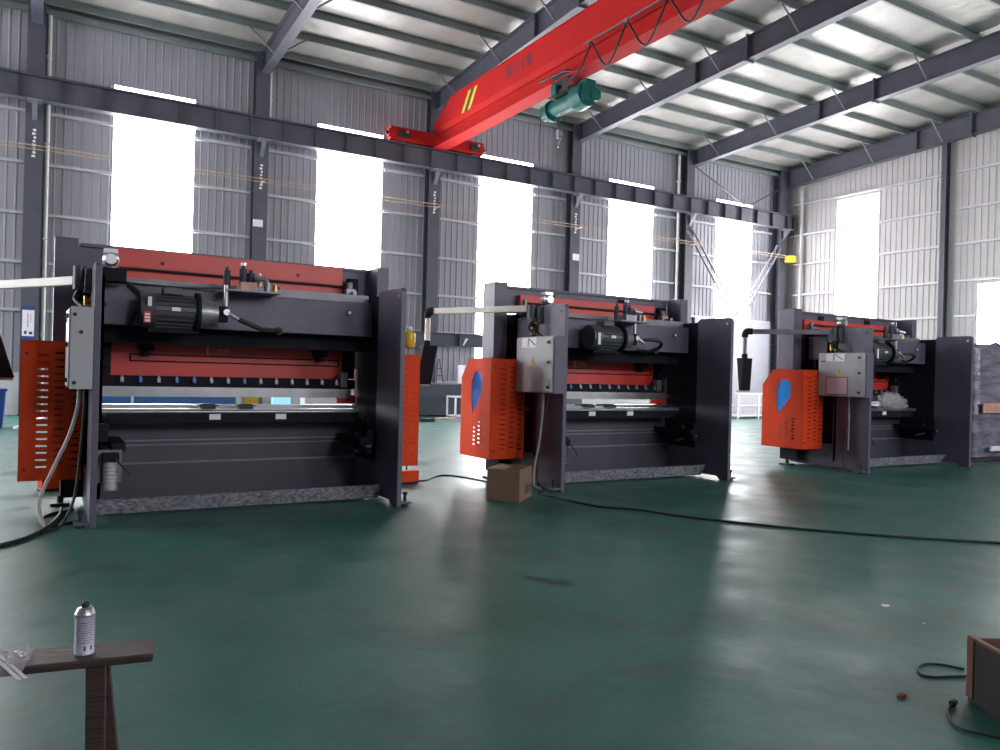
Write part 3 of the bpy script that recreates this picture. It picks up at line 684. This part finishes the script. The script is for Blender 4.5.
    for j in range(nz + 1):
        for i in range(nx + 1):
            x = t + (W - 2 * t - .01) * i / nx; f = j / nz; y = .42 + .10 * (1 - f); z = .03 + .155 * f
            e = noise.noise(Vector((x * 9, z * 22, X0))) * .012
            vs.append((x, y - .012 + e, z))
    for j in range(nz):
        for i in range(nx): a = j * (nx + 1) + i; fs.append((a, a + 1, a + nx + 2, a + nx + 1))
    mb = MB(); mb.add(vs, fs, True)
    part('film_cover', mb, 'film', part('tie_plate', MB().hexa([(t, .53, .025), (W - t, .53, .025), (W - t, .54, .025), (t, .54, .025)], [(t, .43, .185), (W - t, .43, .185), (W - t, .44, .19), (t, .44, .19)]), 'dsteel'))
    # electrical cabinet on the left plate
    mb = MB().box(-.18, -.005, -.05, .83, 1.225, 1.94)
    cab = part('electrical_cabinet', mb, 'cabinet', bv=.012)
    cab['label'] = 'light grey electrical cabinet'
    part('cabinet_door', MB().box(-.195, -.182, -.035, .815, 1.24, 1.925), 'cabinet', cab, .004)
    mb = MB()
    for z in (1.30, 1.61, 1.86): mb.cyl((-.215, .06, z), (-.195, .06, z), .02, n=12)
    part('door_lock', mb, 'rubber', cab)
    for x, z in ((-.15, 1.87), (-.145, 1.28), (-.1, 1.72)):
        if big: part('cabinet_screw', MB().cyl((x, -.064, z), (x, -.05, z), .017, n=12), 'rubber', cab)
    part('rear_panel', MB().box(-.18, -.004, -.056, -.049, 1.226, 1.939), 'grey' if big is False else 'cabinet', cab)  # grey on the two farther machines paints in the shade on this side
    part('mark_label', MB().box(-.199, -.1955, .33, .68, 1.80, 1.925), 'label', cab)
    mb = MB().prism([(.52, 1.812), (.535, 1.812), (.53, 1.915), (.515, 1.915)], 'x', -.202, -.199); mb.prism([(.525, 1.915), (.505, 1.915), (.35, 1.83), (.365, 1.822)], 'x', -.202, -.199)
    part('mark_print', mb, 'ink', cab)
    part('warning_label', MB().prism([(.36, 1.57), (.48, 1.57), (.42, 1.68)], 'x', -.199, -.1955), 'yellow', cab)
    mb = MB().prism([(.415, 1.60), (.425, 1.60), (.428, 1.65), (.412, 1.65)], 'x', -.201, -.199); part('warning_sign_mark', mb, 'ink', cab)
    if pink:
        part('paper_border', MB().box(-.1985, -.1955, .26, .66, 1.255, 1.545), 'ink', cab)
        part('paper_sheet', MB().box(-.2005, -.1985, .272, .648, 1.265, 1.535), 'pink', cab)
        part('red_sticker', MB().box(-.199, -.1955, .68, .77, 1.79, 1.81), 'inkred', cab)
    mb = MB().tube([(-.1, .3, 1.225), (-.1, .3, 1.0), (-.12, .33, .6), (-.16, .36, .3), (-.2, .3, .06), (-.15, .2, .02)] if not big and not pink else [(-.06, .32, 1.225), (-.06, .32, .9), (-.06, .32, .6), (-.06, .32, .36)] if pink else
                   [(-.09, .3, 1.225), (-.1, .3, 1.05), (-.16, .32, .8), (-.28, .3, .5), (-.36, .25, .3), (-.38, .2, .15), (-.33, .1, .02)], .016, 8)
    part('power_cable', mb, 'palecable', cab)
    mb = MB().tube([(-.05, .25, 1.225), (-.05, .25, 1.0), (-.08, .28, .5), (-.12, .25, .2), (-.22, .1, .02), (-.36, -.1, .014)] if big else
                   [(-.05, .3, 1.225), (-.06, .32, .9), (-.1, .36, .5), (-.14, .32, .1), (-.12, .2, .02)], .013, 8)
    part('power_cable', mb, 'rubber', cab)
    # pivot bracket and pendant arm
    mb = MB().box(-.06, -.0, .5, .75, 2.12, 2.34); mb.cyl((-.1, .62, 2.14), (-.1, .62, 2.36), .055, n=18); mb.box(-.14, -.0, .55, .69, 2.14, 2.18)
    ab = part('arm_pivot', mb, 'motor', bv=.006)
    ex, ey = elbow; z = armz; a0 = Vector((-.1, .62, z)); a1 = Vector((ex, ey, z)); dr = (a1 - a0).normalized(); sd = Vector((-dr.y, dr.x, 0))
    mb = MB(); p0 = a0 + dr * .06; p1 = a1 - dr * .05; hw = .03; hh = .042
    mb.hexa([p0 - sd * hw - Vector((0, 0, hh)), p0 + sd * hw - Vector((0, 0, hh)), p0 + sd * hw + Vector((0, 0, hh)), p0 - sd * hw + Vector((0, 0, hh))],
            [p1 - sd * hw - Vector((0, 0, hh)), p1 + sd * hw - Vector((0, 0, hh)), p1 + sd * hw + Vector((0, 0, hh)), p1 - sd * hw + Vector((0, 0, hh))])
    ar = part('pendant_arm', mb, armc, bv=.008)
    mb = MB().tube([p1 - dr * .02, a1 + dr * .02, a1 + dr * .05 - Vector((0, 0, .05)), a1 + dr * .05 - Vector((0, 0, .10))], .055, 12); part('elbow', mb, 'black', ar)
    b = a1 + dr * .05
    part('drop_tube', MB().cyl((b.x, b.y, z - .08), (b.x, b.y, 1.88), .038, n=14), armc, ar)
    part('swivel', MB().cyl((b.x, b.y, 1.9), (b.x, b.y, 1.80), .05, n=14), 'black', ar)
    mb = MB().hexa([(b.x - .11 - lean, b.y - .1, 1.28), (b.x + .11 - lean, b.y - .1, 1.28), (b.x + .11 - lean, b.y - .04, 1.28), (b.x - .11 - lean, b.y - .04, 1.28)],
                   [(b.x - .11 + lean * .4, b.y - .06, 1.83), (b.x + .11 + lean * .4, b.y - .06, 1.83), (b.x + .11 + lean * .4, b.y + .1, 1.83), (b.x - .11 + lean * .4, b.y + .1, 1.83)])
    pn = part('control_panel', mb, 'black', ar, .012)
    part('panel_shelf', MB().box(b.x - .1 - lean, b.x + .1 - lean, b.y - .08, b.y + .02, 1.255, 1.28), 'cabinet', pn)
    mb = MB().tube([(-.1, .6, 2.14), (-.13, .62, 2.05), (-.08, .5, 1.98), (-.06, .42, 1.94)], .022, 8); part('arm_cable', mb, 'rubber', ar)
    mb = MB().cyl((-.05, .62, 2.0), (.06, .62, 2.0), .02, n=10); mb.cyl((-.05, .7, 2.06), (.06, .7, 2.06), .025, n=10); mb.cyl((-.04, .7, 1.98), (-.04, .7, 2.09), .018, n=10)
    part('pipe_union', mb, 'brass')
    # guards
    guard(R, -.56, -.04, 0, .008 if big else .0055, 'cyan' if pink else 'blue'); guard(R, W + .56, W + .04, 1, .0022)
    if foil_wrap: wrap_lump(part)
    return R

press_brake(.39, 7.7, 'nearest press brake, at left, with the cream arm running off the left edge', 2.685, 0., (-.83, 1.85), True, False, 'pipe', armz=2.225, lean=-.12)
press_brake(5.60, 7.95, 'middle press brake with an orange guard beside the cardboard carton', 2.585, .40, (-.86, 2.08), False, False, 'pipe', armz=2.315, lean=.08)
press_brake(11.40, 7.72, 'farthest press brake, at right, pale paper on its cabinet', 2.56, .36, (-1.02, 1.60), False, True, 'tray', True, armz=2.285)

# ------------------------------------------------------------------ loose things around the machines
def pedal(x, y, rz, label):
    p = thing('foot_pedal', label, 'foot pedal', (x, y, 0), rz, 'orange foot pedals')
    MB().box(-.14, .14, -.1, .1, 0, .03).build('base', M['rubber'], p, bevel=.008)
    mb = MB(); 
    mb.prism([(-.12, .03), (.12, .03), (.12, .07), (.05, .17), (-.12, .17)], 'x', -.13, -.115); mb.prism([(-.12, .03), (.12, .03), (.12, .07), (.05, .17), (-.12, .17)], 'x', .115, .13)
    mb.prism([(-.12, .16), (.05, .16), (.05, .17), (-.12, .17)], 'x', -.13, .13); mb.prism([(.05, .17), (.12, .07), (.12, .06), (.045, .16)], 'x', -.13, .13); mb.prism([(-.12, .03), (-.12, .17), (-.11, .17), (-.11, .03)], 'x', -.13, .13)
    mb.build('cover', M['orange'], p, bevel=.004)
    MB().cyl((0, -.02, .17), (0, -.02, .27), .012, n=10).build('handle', M['rubber'], p)
pedal(4.12, 9.36, .2, 'orange foot pedal beside the right guard of the nearest press brake')
pedal(.14, 10.2, .2, 'orange foot pedal half hidden under the left guard of the nearest press brake')
ob = thing('oil_bottle', 'yellow oil bottle on top of the right guard of the nearest press brake', 'bottle', (3.84, 8.72, 1.657))
k = 1.2
MB().lathe([(.001, .08), (.045 * k, .08), (.062 * k, .11), (.062 * k, .25), (.05 * k, .275), (.022 * k, .29), (.022 * k, .30), (.001, .30)], (0, 0, 0), 20).build('bottle_body', M['oil'], ob)
MB().cyl((0, 0, 0), (0, 0, .085), .02, n=12).build('stem', M['dsteel'], ob)
MB().lathe([(.001, .298), (.034 * k, .298), (.034 * k, .325), (.02 * k, .345), (.001, .345)], (0, 0, 0), 16).build('cap', M['label'], ob)

# cardboard carton
A = Vector((4.67, 7.44)); B = Vector((5.21, 7.93)); Cc = Vector((4.465, 7.67))
e1 = (B - A); e2 = (Cc - A); H = .37
cx = thing('cardboard_box', 'open brown cardboard carton at the foot of the middle press brake', 'box', (A.x, A.y, 0))
def q3(u, v, z): p = e1 * u + e2 * v; return (p.x, p.y, z)
u1 = .72
mb = MB()
def wallq(a, b, z0, z1, th=.012):
    a = Vector((*a, 0)); b = Vector((*b, 0)); d = (b - a).normalized(); n = Vector((-d.y, d.x, 0)) * th
    mb.hexa([a + Vector((0, 0, z0)), b + Vector((0, 0, z0)), b + n + Vector((0, 0, z0)), a + n + Vector((0, 0, z0))], [a + Vector((0, 0, z1)), b + Vector((0, 0, z1)), b + n + Vector((0, 0, z1)), a + n + Vector((0, 0, z1))])
c0, c1, c2, c3 = [q3(u, v, 0)[:2] for u, v in ((0, 0), (u1, 0), (u1, 1.25), (0, 1.25))]
wallq(c0, c1, 0, H); wallq(c1, c2, 0, H); wallq(c2, c3, 0, H); wallq(c3, c0, 0, H)
mb.hexa([(*c0, 0), (*c1, 0), (*c2, 0), (*c3, 0)], [(*c0, .01), (*c1, .01), (*c2, .01), (*c3, .01)])
mb.build('carton', M['card'], cx)
d1 = Vector((*c1, 0)) - Vector((*c0, 0)); nn = Vector((d1.y, -d1.x, 0)).normalized()
mb = MB()          # printed marks on the right-hand side
for u in (.50, .62, .78): 
    for (a, b, z0, z1) in ((0, .1, .07, .09), (0, .1, .13, .145), (0, .03, .07, .18), (.07, .1, .07, .16)):
        p = Vector((*c0, 0)) + d1 * (u + a); q = Vector((*c0, 0)) + d1 * (u + b); o = nn * .002
        mb.hexa([p + Vector((0, 0, z0)), q + Vector((0, 0, z0)), q + o + Vector((0, 0, z0)), p + o + Vector((0, 0, z0))], [p + Vector((0, 0, z1)), q + Vector((0, 0, z1)), q + o + Vector((0, 0, z1)), p + o + Vector((0, 0, z1))])
mb.build('printing', M['ink'], cx)
mb = MB(); z = H
for a, b, out in ((c2, c3, .05),):
    a = Vector((*a, z)); b = Vector((*b, z)); d = (b - a).normalized(); n = Vector((d.y, -d.x, 0)) * -.14 + Vector((0, 0, -.03))
    mb.hexa([a, b, b + n, a + n], [a + Vector((0, 0, .005)), b + Vector((0, 0, .005)), b + n + Vector((0, 0, .005)), a + n + Vector((0, 0, .005))])
mb.build('flap', M['cardlite'], cx)

# cables on the floor
def cable(pts, r, label, name='floor_cable', m='rubber'):
    return tag(MB().tube([(x, y, r + z) for x, y, z in [(*p, 0) if len(p) == 2 else p for p in pts]], r, 8, 8).build(name, M[m]), label, 'cable')
cable([(5.36, 8.02), (5.25, 7.93), (5.235, 7.8), (5.27, 7.5), (5.31, 7.06), (5.37, 6.83), (5.64, 6.51), (5.80, 6.06), (6.11, 5.53), (6.43, 5.06), (7.02, 4.40), (7.66, 3.84), (8.6, 3.0), (9.6, 2.4)], .012, 'long black cable snaking from the middle press brake to the right edge')
cable([(.2, 8.75), (.17, 8.3), (.07, 7.8), (-.09, 7.38), (-.25, 7.18), (-.5, 7.0), (-.9, 6.8)], .017, 'thick black cable running off the left edge from the nearest press brake')
cable([(.33, 8.05), (.2, 7.95), (.08, 7.9), (.02, 8.15), (.1, 8.5), (.3, 8.7)], .012, 'thin black cable looped under the nearest press brake')
cable([(4.2, 9.5), (4.3, 9.43), (4.45, 9.43), (4.65, 9.65), (4.86, 9.81), (5.0, 9.72), (5.08, 9.5), (5.16, 9.06), (5.25, 8.6)], .010, 'thin dark cable on the floor between the nearest and middle press brakes')
cable([(4.091, 2.205), (4.058, 2.283), (4.0, 2.336), (3.923, 2.335), (3.859, 2.307), (3.815, 2.262), (3.84, 2.218), (3.92, 2.185), (4.0, 2.15), (4.1, 2.1)], .0055, 'small cable loop on the floor beside the open crate')
pc = thing('plug_cable', 'black cable with a plug on the floor before the open crate', 'cable', (0, 0, 0))
MB().tube([(3.575, 1.972, .014), (3.507, 1.955, .008), (3.431, 1.903, .007), (3.38, 1.853, .007), (3.37, 1.80, .007), (3.40, 1.755, .007), (3.437, 1.68, .007)], .0055, 8, 6).build('cord', M['rubber'], pc)
mb = MB().cyl((3.57, 1.972, .015), (3.61, 1.985, .015), .015, n=12); mb.cyl((3.61, 1.985, .015), (3.622, 1.989, .015), .004, n=6); mb.build('plug', M['rubber'], pc)

# litter on the floor
def chip(name, x, y, r, m, label, cat, hgt=.006):
    n = 7; top = []; 
    for i in range(n):
        a = 2 * PI * i / n; rr = r * random.uniform(.6, 1.1); top.append((x + math.cos(a) * rr, y + math.sin(a) * rr * .7))
    mb = MB().add([(*p, .001) for p in top] + [(*p, hgt * random.uniform(.6, 1.2)) for p in top], [list(range(n))[::-1], list(range(n, 2 * n))] + [(i, (i + 1) % n, n + (i + 1) % n, n + i) for i in range(n)])
    tag(mb.build(name, M[m]), label, cat)
chip('paper_scrap', 4.79, 3.09, .045, 'scrap', 'white paper scrap on the open floor at right', 'litter')
chip('rust_chip', 3.47, 2.15, .025, 'rust', 'small rust-brown chip on the floor near the crate', 'litter', .015)
chip('paper_scrap', 4.65, 2.75, .012, 'scrap', 'tiny white fleck on the floor near the crate', 'litter')
chip('rag', 8.9, 20.6, .25, 'rubber', 'dark rag on the floor beyond the nearest press brake', 'rag', .08)
chip('rag', 9.75, 20.7, .3, 'rubber', 'larger dark rag on the floor before the navy machine bed', 'rag', .1)
chip('wood_offcut', 11.1, 21.9, .45, 'peach', 'pale wood offcut lying by the white frame in the background', 'offcut', .04)

mb = MB()
for cx_, cy_, r_, st_ in ((3.05, 4.62, .05, 1.), (3.12, 4.56, .06, .7), (3.17, 4.46, .05, 1.1), (3.02, 4.70, .03, 1.), (3.22, 4.52, .03, .8), (3.09, 4.45, .03, 1.)):
    pts = [(cx_ + math.cos(2 * PI * i / 11) * r_ * random.uniform(.5, 1.5), cy_ + math.sin(2 * PI * i / 11) * r_ * st_ * random.uniform(.5, 1.5)) for i in range(11)]
    mb.add([(cx_, cy_, .0012)] + [(*p, .0012) for p in pts], [(0, i + 1, (i + 1) % 11 + 1) for i in range(11)])
tag(mb.build('oil_stain', mat('oil_stain', (.008, .035, .030), .35, var=.2)), 'dark green oil stain on the open floor in front of the cardboard carton', 'stain')
# bench with spray can and film, front left
bx = Matrix.Translation((.365, 2.95, 0)) @ Matrix.Rotation(math.radians(-8.5), 4, 'Z')
bn = thing('wooden_bench', 'dark wooden plank bench at the lower left corner', 'bench', (.365, 2.978, .01), math.radians(-8.5))
MB().box(-1.5, 0, -.086, .086, .422, .45).build('plank', M['wood'], bn, bevel=.006)
def legm(x, yt, yb, dx=0): 
    return MB().hexa([(x + dx - .03, yb - .022, -.01), (x + dx + .03, yb - .022, -.01), (x + dx + .03, yb + .022, -.01), (x + dx - .03, yb + .022, -.01)], [(x - .03, yt - .022, .418), (x + .03, yt - .022, .418), (x + .03, yt + .022, .418), (x - .03, yt + .022, .418)])
for x in (-.19, -1.3):
    legm(x + .012, -.045, -.05, .006).build('leg', M['wood'], bn, bevel=.004)
    legm(x + .016, .03, .045, .045).build('leg', M['wood'], bn, bevel=.004)
    MB().box(x - .01, x + .03, -.05, .05, .1, .14).build('stretcher', M['wood'], bn)
sc = thing('spray_can', 'lilac spray can standing on the wooden bench', 'spray can', (.147, 3.0, .46)); sc.scale = (1, 1, .94)
MB().lathe([(.001, 0), (.030, 0), (.0325, .003), (.0325, .006), (.0315, .008), (.0315, .138), (.0325, .14), (.0325, .146), (.030, .15), (.024, .163), (.020, .168), (.001, .168)], n=28).build('can_body', M['canbody'], sc)
MB().lathe([(.0326, .1405), (.0335, .1405), (.0335, .146), (.031, .151), (.0255, .164), (.0215, .169), (.0215, .1665)], n=28).build('shoulder_ring', M['steel'], sc)
MB().lathe([(.001, .168), (.012, .168), (.012, .182), (.009, .188), (.001, .188)], n=18).build('nozzle', M['rubber'], sc)
mb = MB()
for kk in range(9):
    z = .045 + kk * .009
    for j in range(5):
        a = -PI / 2 - .75 + j * .3; b_ = a + (.24 if (kk * 3 + j) % 4 else .14)
        mb.add([(math.cos(a) * .0318, math.sin(a) * .0318, z), (math.cos(b_) * .0318, math.sin(b_) * .0318, z), (math.cos(b_) * .0318, math.sin(b_) * .0318, z + .0025), (math.cos(a) * .0318, math.sin(a) * .0318, z + .0025)], [(0, 1, 2, 3)])
for a in (-PI / 2 - .1, -PI / 2 + .55):
    mb.add([(math.cos(a) * .0318, math.sin(a) * .0318, .018), (math.cos(a + .2) * .0318, math.sin(a + .2) * .0318, .018), (math.cos(a + .2) * .0318, math.sin(a + .2) * .0318, .034), (math.cos(a) * .0318, math.sin(a) * .0318, .034)], [(0, 1, 2, 3)])
mb.build('can_print', M['ink'], sc)
# crumpled film on bench, falling over the edge
nx, ny = 22, 12; vs = []; fs = []
for j in range(ny + 1):
    for i in range(nx + 1):
        u = i / nx; v = j / ny
        x = -.56 + .165 * u * (1 - .3 * abs(v - .5)) + .0; y = -.125 + .19 * v
        e = abs(noise.noise(Vector((u * 5, v * 4, 1.3)))) * .05 * math.sin(PI * min(1, max(0, v)))
        z = .4525 + e + .004
        if v < .2: z = .4525 - (.2 - v) * .10; y = -.108 - (.2 - v) * .03
        vs.append((x, y, z))
for j in range(ny):
    for i in range(nx): a = j * (nx + 1) + i; fs.append((a, a + 1, a + nx + 2, a + nx + 1))
pf = thing('plastic_wrap', 'crumpled clear plastic film lying on the wooden bench', 'plastic film', (.365, 2.95, 0), math.radians(-8.5))
pf.location = (.365 + .03, 2.978, .01)
mb = MB(); mb.add(vs, fs, True); mb.build('film', M['clearfilm'], pf)
mb = MB()
bi = (Matrix.Translation(pf.location) @ Matrix.Rotation(math.radians(-8.5), 4, 'Z')).inverted()
for o in (0, .018):
    A0 = bi @ Vector((-.125 + o, 3.03, .485)); A1 = bi @ Vector((-.045 + o, 2.86, .452)); e = Vector((.013, 0, 0)); h = Vector((0, 0, .002))
    mb.hexa([A0, A0 + e, A0 + e + h, A0 + h], [A1, A1 + e, A1 + e + h, A1 + h])
mb.build('folded_strip', M['scrap'], pf)

# open crate, lower right
cr2 = thing('wooden_crate', 'open reddish wooden crate with one side darkened as shade at the lower right corner', 'crate', (3.72, 1.985, 0), math.atan2(-.49, .87))
w, dd, hh, th = .42, .5, .292, .018
mb = MB().box(0, th, -dd, 0, 0, hh); sd = mb.build('shaded_side', M['crateshade'], cr2, bevel=.003)  # dark copy of the crate wood, shade put into the colour
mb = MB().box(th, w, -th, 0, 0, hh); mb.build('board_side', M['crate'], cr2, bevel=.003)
mb = MB().box(w - th, w, -dd, -th, 0, hh); mb.build('board_side', M['crate'], cr2, bevel=.003)
mb = MB().box(th, w - th, -dd, -dd + th, 0, hh); mb.build('board_side', M['crate'], cr2, bevel=.003)
MB().box(th, w - th, -dd + th, -th, .0, .015).build('bottom', M['crate'], cr2)
MB().box(-.004, th + .002, -dd, .004, hh - .004, hh + .008).build('rim', M['crate'], cr2)
MB().box(-.006, 0, -.04, .006, .02, hh).build('corner_batten', M['crate'], cr2)

# shrink-wrapped stack at the right edge
ws = thing('wrapped_stack', 'dark film-wrapped stack beside the farthest press brake at the right edge', 'wrapped goods', (15.45, 8.25, 0))
nu, nv = 44, 22; vs = []; fs = []; Wd, Dp, Ht = 3.2, 2.2, 2.28
per = 2 * (Wd + Dp)
for j in range(nv + 1):
    z = .08 + (Ht - .08) * j / nv
    for i in range(nu):
        s = per * i / nu
        if s < Wd: p = (s, 0)
        elif s < Wd + Dp: p = (Wd, s - Wd)
        elif s < 2 * Wd + Dp: p = (2 * Wd + Dp - s, Dp)
        else: p = (0, per - s)
        n_ = noise.noise(Vector((p[0] * 1.7, p[1] * 1.7, z * 5))) * .07
        c = Vector((p[0] - Wd / 2, p[1] - Dp / 2)); c *= 1 + n_ * .6 - .05 * (j / nv) ** 3
        vs.append((c.x + Wd / 2, c.y + Dp / 2, z + (noise.noise(Vector((p[0] * 2, p[1] * 2, 9))) * .08 if j == nv else 0)))
for j in range(nv):
    for i in range(nu): fs.append((j * nu + i, j * nu + (i + 1) % nu, (j + 1) * nu + (i + 1) % nu, (j + 1) * nu + i))
fs.append([nv * nu + i for i in range(nu)])
mb = MB(); mb.add(vs, fs, True); mb.build('film_wrap', M['wrap'], ws)
MB().box(.1, 2.9, -.1, -.07, .94, 1.13).build('peach_band', M['peach'], ws, bevel=.01)
MB().box(.35, 2.2, -.13, -.09, .20, .30).build('white_pad', M['label'], ws, bevel=.02)
mb = MB(); [mb.box(.05, 3.1, y, y + .12, 0, .08) for y in (.1, 1.0, 1.9)]; mb.build('skid', M['wood'], ws)

# ------------------------------------------------------------------ background goods
nb = thing('machine_bed', 'low navy steel machine bed on the floor by the far wall', 'machine bed', (9.0, 23.2, 0))
mb = MB().box(0, 8.2, 0, .8, .06, 1.05); nb1 = mb.build('bed', M['navy'], nb, bevel=.02)
MB().box(-.05, 8.25, -.05, .85, 1.05, 1.09).build('bed_top', M['tray'], nb)
mb = MB(); [mb.box(x, x + .3, .1, .7, 0, .06) for x in (.3, 4, 7.5)]; mb.build('bed_foot', M['rubber'], nb)
ub = thing('steel_gantry', 'raised navy steel beam on posts behind the gap between nearest and middle press brakes', 'steel beam', (9.3, 24.2, 0))
mb = MB().box(0, 8.2, -.02, .02, 2.37, 2.8); mb.box(0, 8.2, -.15, .15, 2.35, 2.38); mb.box(0, 8.2, -.15, .15, 2.79, 2.82)
for x in (1.0, 3.2, 5.5): mb.box(x, x + .03, -.14, .14, 2.38, 2.79)
mb.build('beam', M['navy'], ub)
for x in (.1, 7.9): MB().box(x, x + .25, -.12, .12, 0, 2.35).build('post', M['navy'], ub)
MB().prism([(3.38, 2.42), (3.44, 2.42), (3.6, 2.66), (3.5, 2.66)], 'y', -.03, -.02).build('arrow_mark', M['label'], ub)
sl = thing('step_ladder', 'small black step ladder standing on the navy machine bed', 'ladder', (11.5, 23.6, 1.09)); sl.scale = (.62, 1, .95)
for s in (-1, 1): MB().tube([(s * .22, -.1, .015), (s * .03, 0, .85)], .025, 6, 1).build('rail', M['rubber'], sl)
MB().tube([(-.2, .25, .015), (0, .02, .85)], .02, 6, 1).build('rear_leg', M['rubber'], sl)
for z in (.25, .5): MB().box(-.2 + z * .2, .2 - z * .2, -.1, -.02, z, z + .03).build('step', M['rubber'], sl)
wb = thing('white_carton', 'white carton on the navy machine bed, left of the orange guard', 'box', (12.35, 23.35, 1.09))
MB().box(0, .85, 0, .5, 0, .62).build('carton', M['label'], wb, bevel=.01); MB().box(-.01, .86, -.01, .51, .5, .63).build('lid', M['label'], wb, bevel=.01)
fr = thing('tube_stand', 'white square-tube frame standing on the floor before the navy machine bed', 'frame', (11.5, 22.3, 0))
for a, b in (((0, 0, 0), (0, 0, .85)), ((1.0, 0, 0), (1.0, 0, .85)), ((0, .6, 0), (0, .6, .85)), ((1.0, .6, 0), (1.0, .6, .85))): MB().box(a[0] - .025, a[0] + .025, a[1] - .025, a[1] + .025, 0, .68).build('upright', M['label'], fr)
mb = MB()
for z in (.06, .68): mb.box(-.025, 1.025, -.025, .025, z - .03, z + .02); mb.box(-.025, 1.025, .575, .625, z - .03, z + .02); mb.box(-.025, .025, 0, .6, z - .03, z + .02); mb.box(.975, 1.025, 0, .6, z - .03, z + .02)
mb.build('rail', M['label'], fr)
# wire stillages in the far right gap
def stillage(x, y, h, label):
    t = thing('wire_stillage', label, 'wire cage', (x, y, 0), group='white wire stillages by the roller door')
    mb = MB()
    for a in (0, 1.1):
        for b in (0, .9): mb.box(a - .03, a + .03, b - .03, b + .03, 0, h)
    for z in (.12, h * .55, h):
        mb.box(0, 1.1, -.02, .02, z - .03, z + .01); mb.box(0, 1.1, .88, .92, z - .03, z + .01); mb.box(-.02, .02, 0, .9, z - .03, z + .01); mb.box(1.08, 1.12, 0, .9, z - .03, z + .01)
    mb.build('frame', M['girt'], t)
    for yy in (0, .9):
        mb = MB()
        for i in range(1, 8):
            xx = 1.1 * i / 8; mb.box(xx - .008, xx + .008, yy - .008, yy + .008, .1, h)
        for i in range(1, 6):
            z = h * i / 6; mb.box(0, 1.1, yy - .008, yy + .008, z, z + .014)
        mb.build('wire_mesh', M['girt'], t)
    MB().box(.02, 1.08, .02, .88, .1, .12).build('deck', M['girt'], t)
stillage(22.6, 20.7, .95, 'white wire stillage near the roller door, left of the pair, partly hidden')
stillage(23.9, 20.9, .95, 'white wire stillage near the roller door, right of the pair')
# blue things glimpsed through the tool gap of the nearest press brake, and the bin at the left edge
bb = thing('blue_bin', 'dark blue bin at the far left edge of the hall', 'bin', (-1.6, 19.9, 0))
mb = MB().hexa([(.05, .05, 0), (.9, .05, 0), (.9, .55, 0), (.05, .55, 0)], [(0, 0, .8), (.95, 0, .8), (.95, .6, .8), (0, .6, .8)]); mb.build('body', M['bluebin'], bb, bevel=.02)
MB().box(-.03, .98, -.03, .63, .8, .86).build('rim', M['bluebin'], bb, bevel=.01)
tag(MB().hexa([(-.5, 19.6, 0), (.45, 19.6, 0), (.45, 20.0, 0), (-.5, 20.0, 0)], [(-.5, 19.6, .02), (.45, 19.6, .4), (.45, 20.0, .42), (-.5, 20.0, .02)]).build('leaning_sheet', M['label']), 'white sheet leaning by the blue bin at the left edge', 'sheet')
bs = thing('blue_rack', 'blue sheet rack glimpsed through the tool gap of the nearest press brake', 'rack', (.55, 16.0, 0))
MB().box(0, 2.8, 0, .9, .18, 1.0).build('body', M['bluetarp'], bs, bevel=.02); mb = MB(); [mb.box(x, x + .1, .05, .85, 0, .18) for x in (.1, 1.35, 2.6)]; mb.build('leg', M['bluebin'], bs)
MB().box(.9, .95, -.01, 0, .3, .95).build('white_stripe', M['label'], bs)
tw = thing('tool_trolley', 'tool trolley with a lit blue screen behind the tool gap of the nearest press brake', 'trolley', (3.5, 16.0, 0))
MB().box(0, 2.1, 0, .6, .1, .62).build('cabinet', M['navy'], tw, bevel=.01)
MB().box(.6, .95, .05, .25, .62, 1.0).build('screen', M['screenblue'], tw, bevel=.01); MB().box(1.25, 1.95, .05, .4, .62, 1.0).build('white_case', M['label'], tw, bevel=.01); MB().box(0, .3, .05, .3, .62, .9).build('yellow_case', M['oil'], tw, bevel=.01)
mb = MB(); [mb.cyl((x, y, .05), (x + .04, y, .05), .05) for x in (.1, 1.9) for y in (.1, .5)]; mb.build('caster', M['rubber'], tw)

# ------------------------------------------------------------------ light, world, camera
w = bpy.data.worlds.new('world'); S.world = w; w.use_nodes = True
bg = w.node_tree.nodes['Background']; bg.inputs['Color'].default_value = (.86, .92, 1.0, 1); bg.inputs['Strength'].default_value = .42
F = Vector
yaw, pitch, roll = [math.radians(a) for a in (30.48545, -.07256, -1.485168)]
f = 779.2388
fw = Vector((math.sin(yaw) * math.cos(pitch), math.cos(yaw) * math.cos(pitch), math.sin(pitch)))
r = Vector((math.cos(yaw), -math.sin(yaw), 0)); dn = fw.cross(r)
r2 = r * math.cos(roll) + dn * math.sin(roll); d2 = -r * math.sin(roll) + dn * math.cos(roll)
cam = bpy.data.cameras.new('camera'); co = bpy.data.objects.new('camera', cam); COL.objects.link(co)
mw = Matrix((r2, -d2, -fw)).transposed().to_4x4(); mw.translation = (0, 0, 1.45)
co.matrix_world = mw
cam.sensor_width = 36; cam.lens = f / 1000 * 36; cam.clip_start = .05; cam.clip_end = 200
S.camera = co
S.view_settings.view_transform = 'Standard'; S.view_settings.look = 'None'; S.view_settings.gamma = 1; S.view_settings.use_curve_mapping = False
S.view_settings.exposure = 0.72
S.cycles.use_denoising = True
S.cycles.max_bounces = 8; S.cycles.diffuse_bounces = 5; S.cycles.glossy_bounces = 4
S.cycles.sample_clamp_indirect = 8
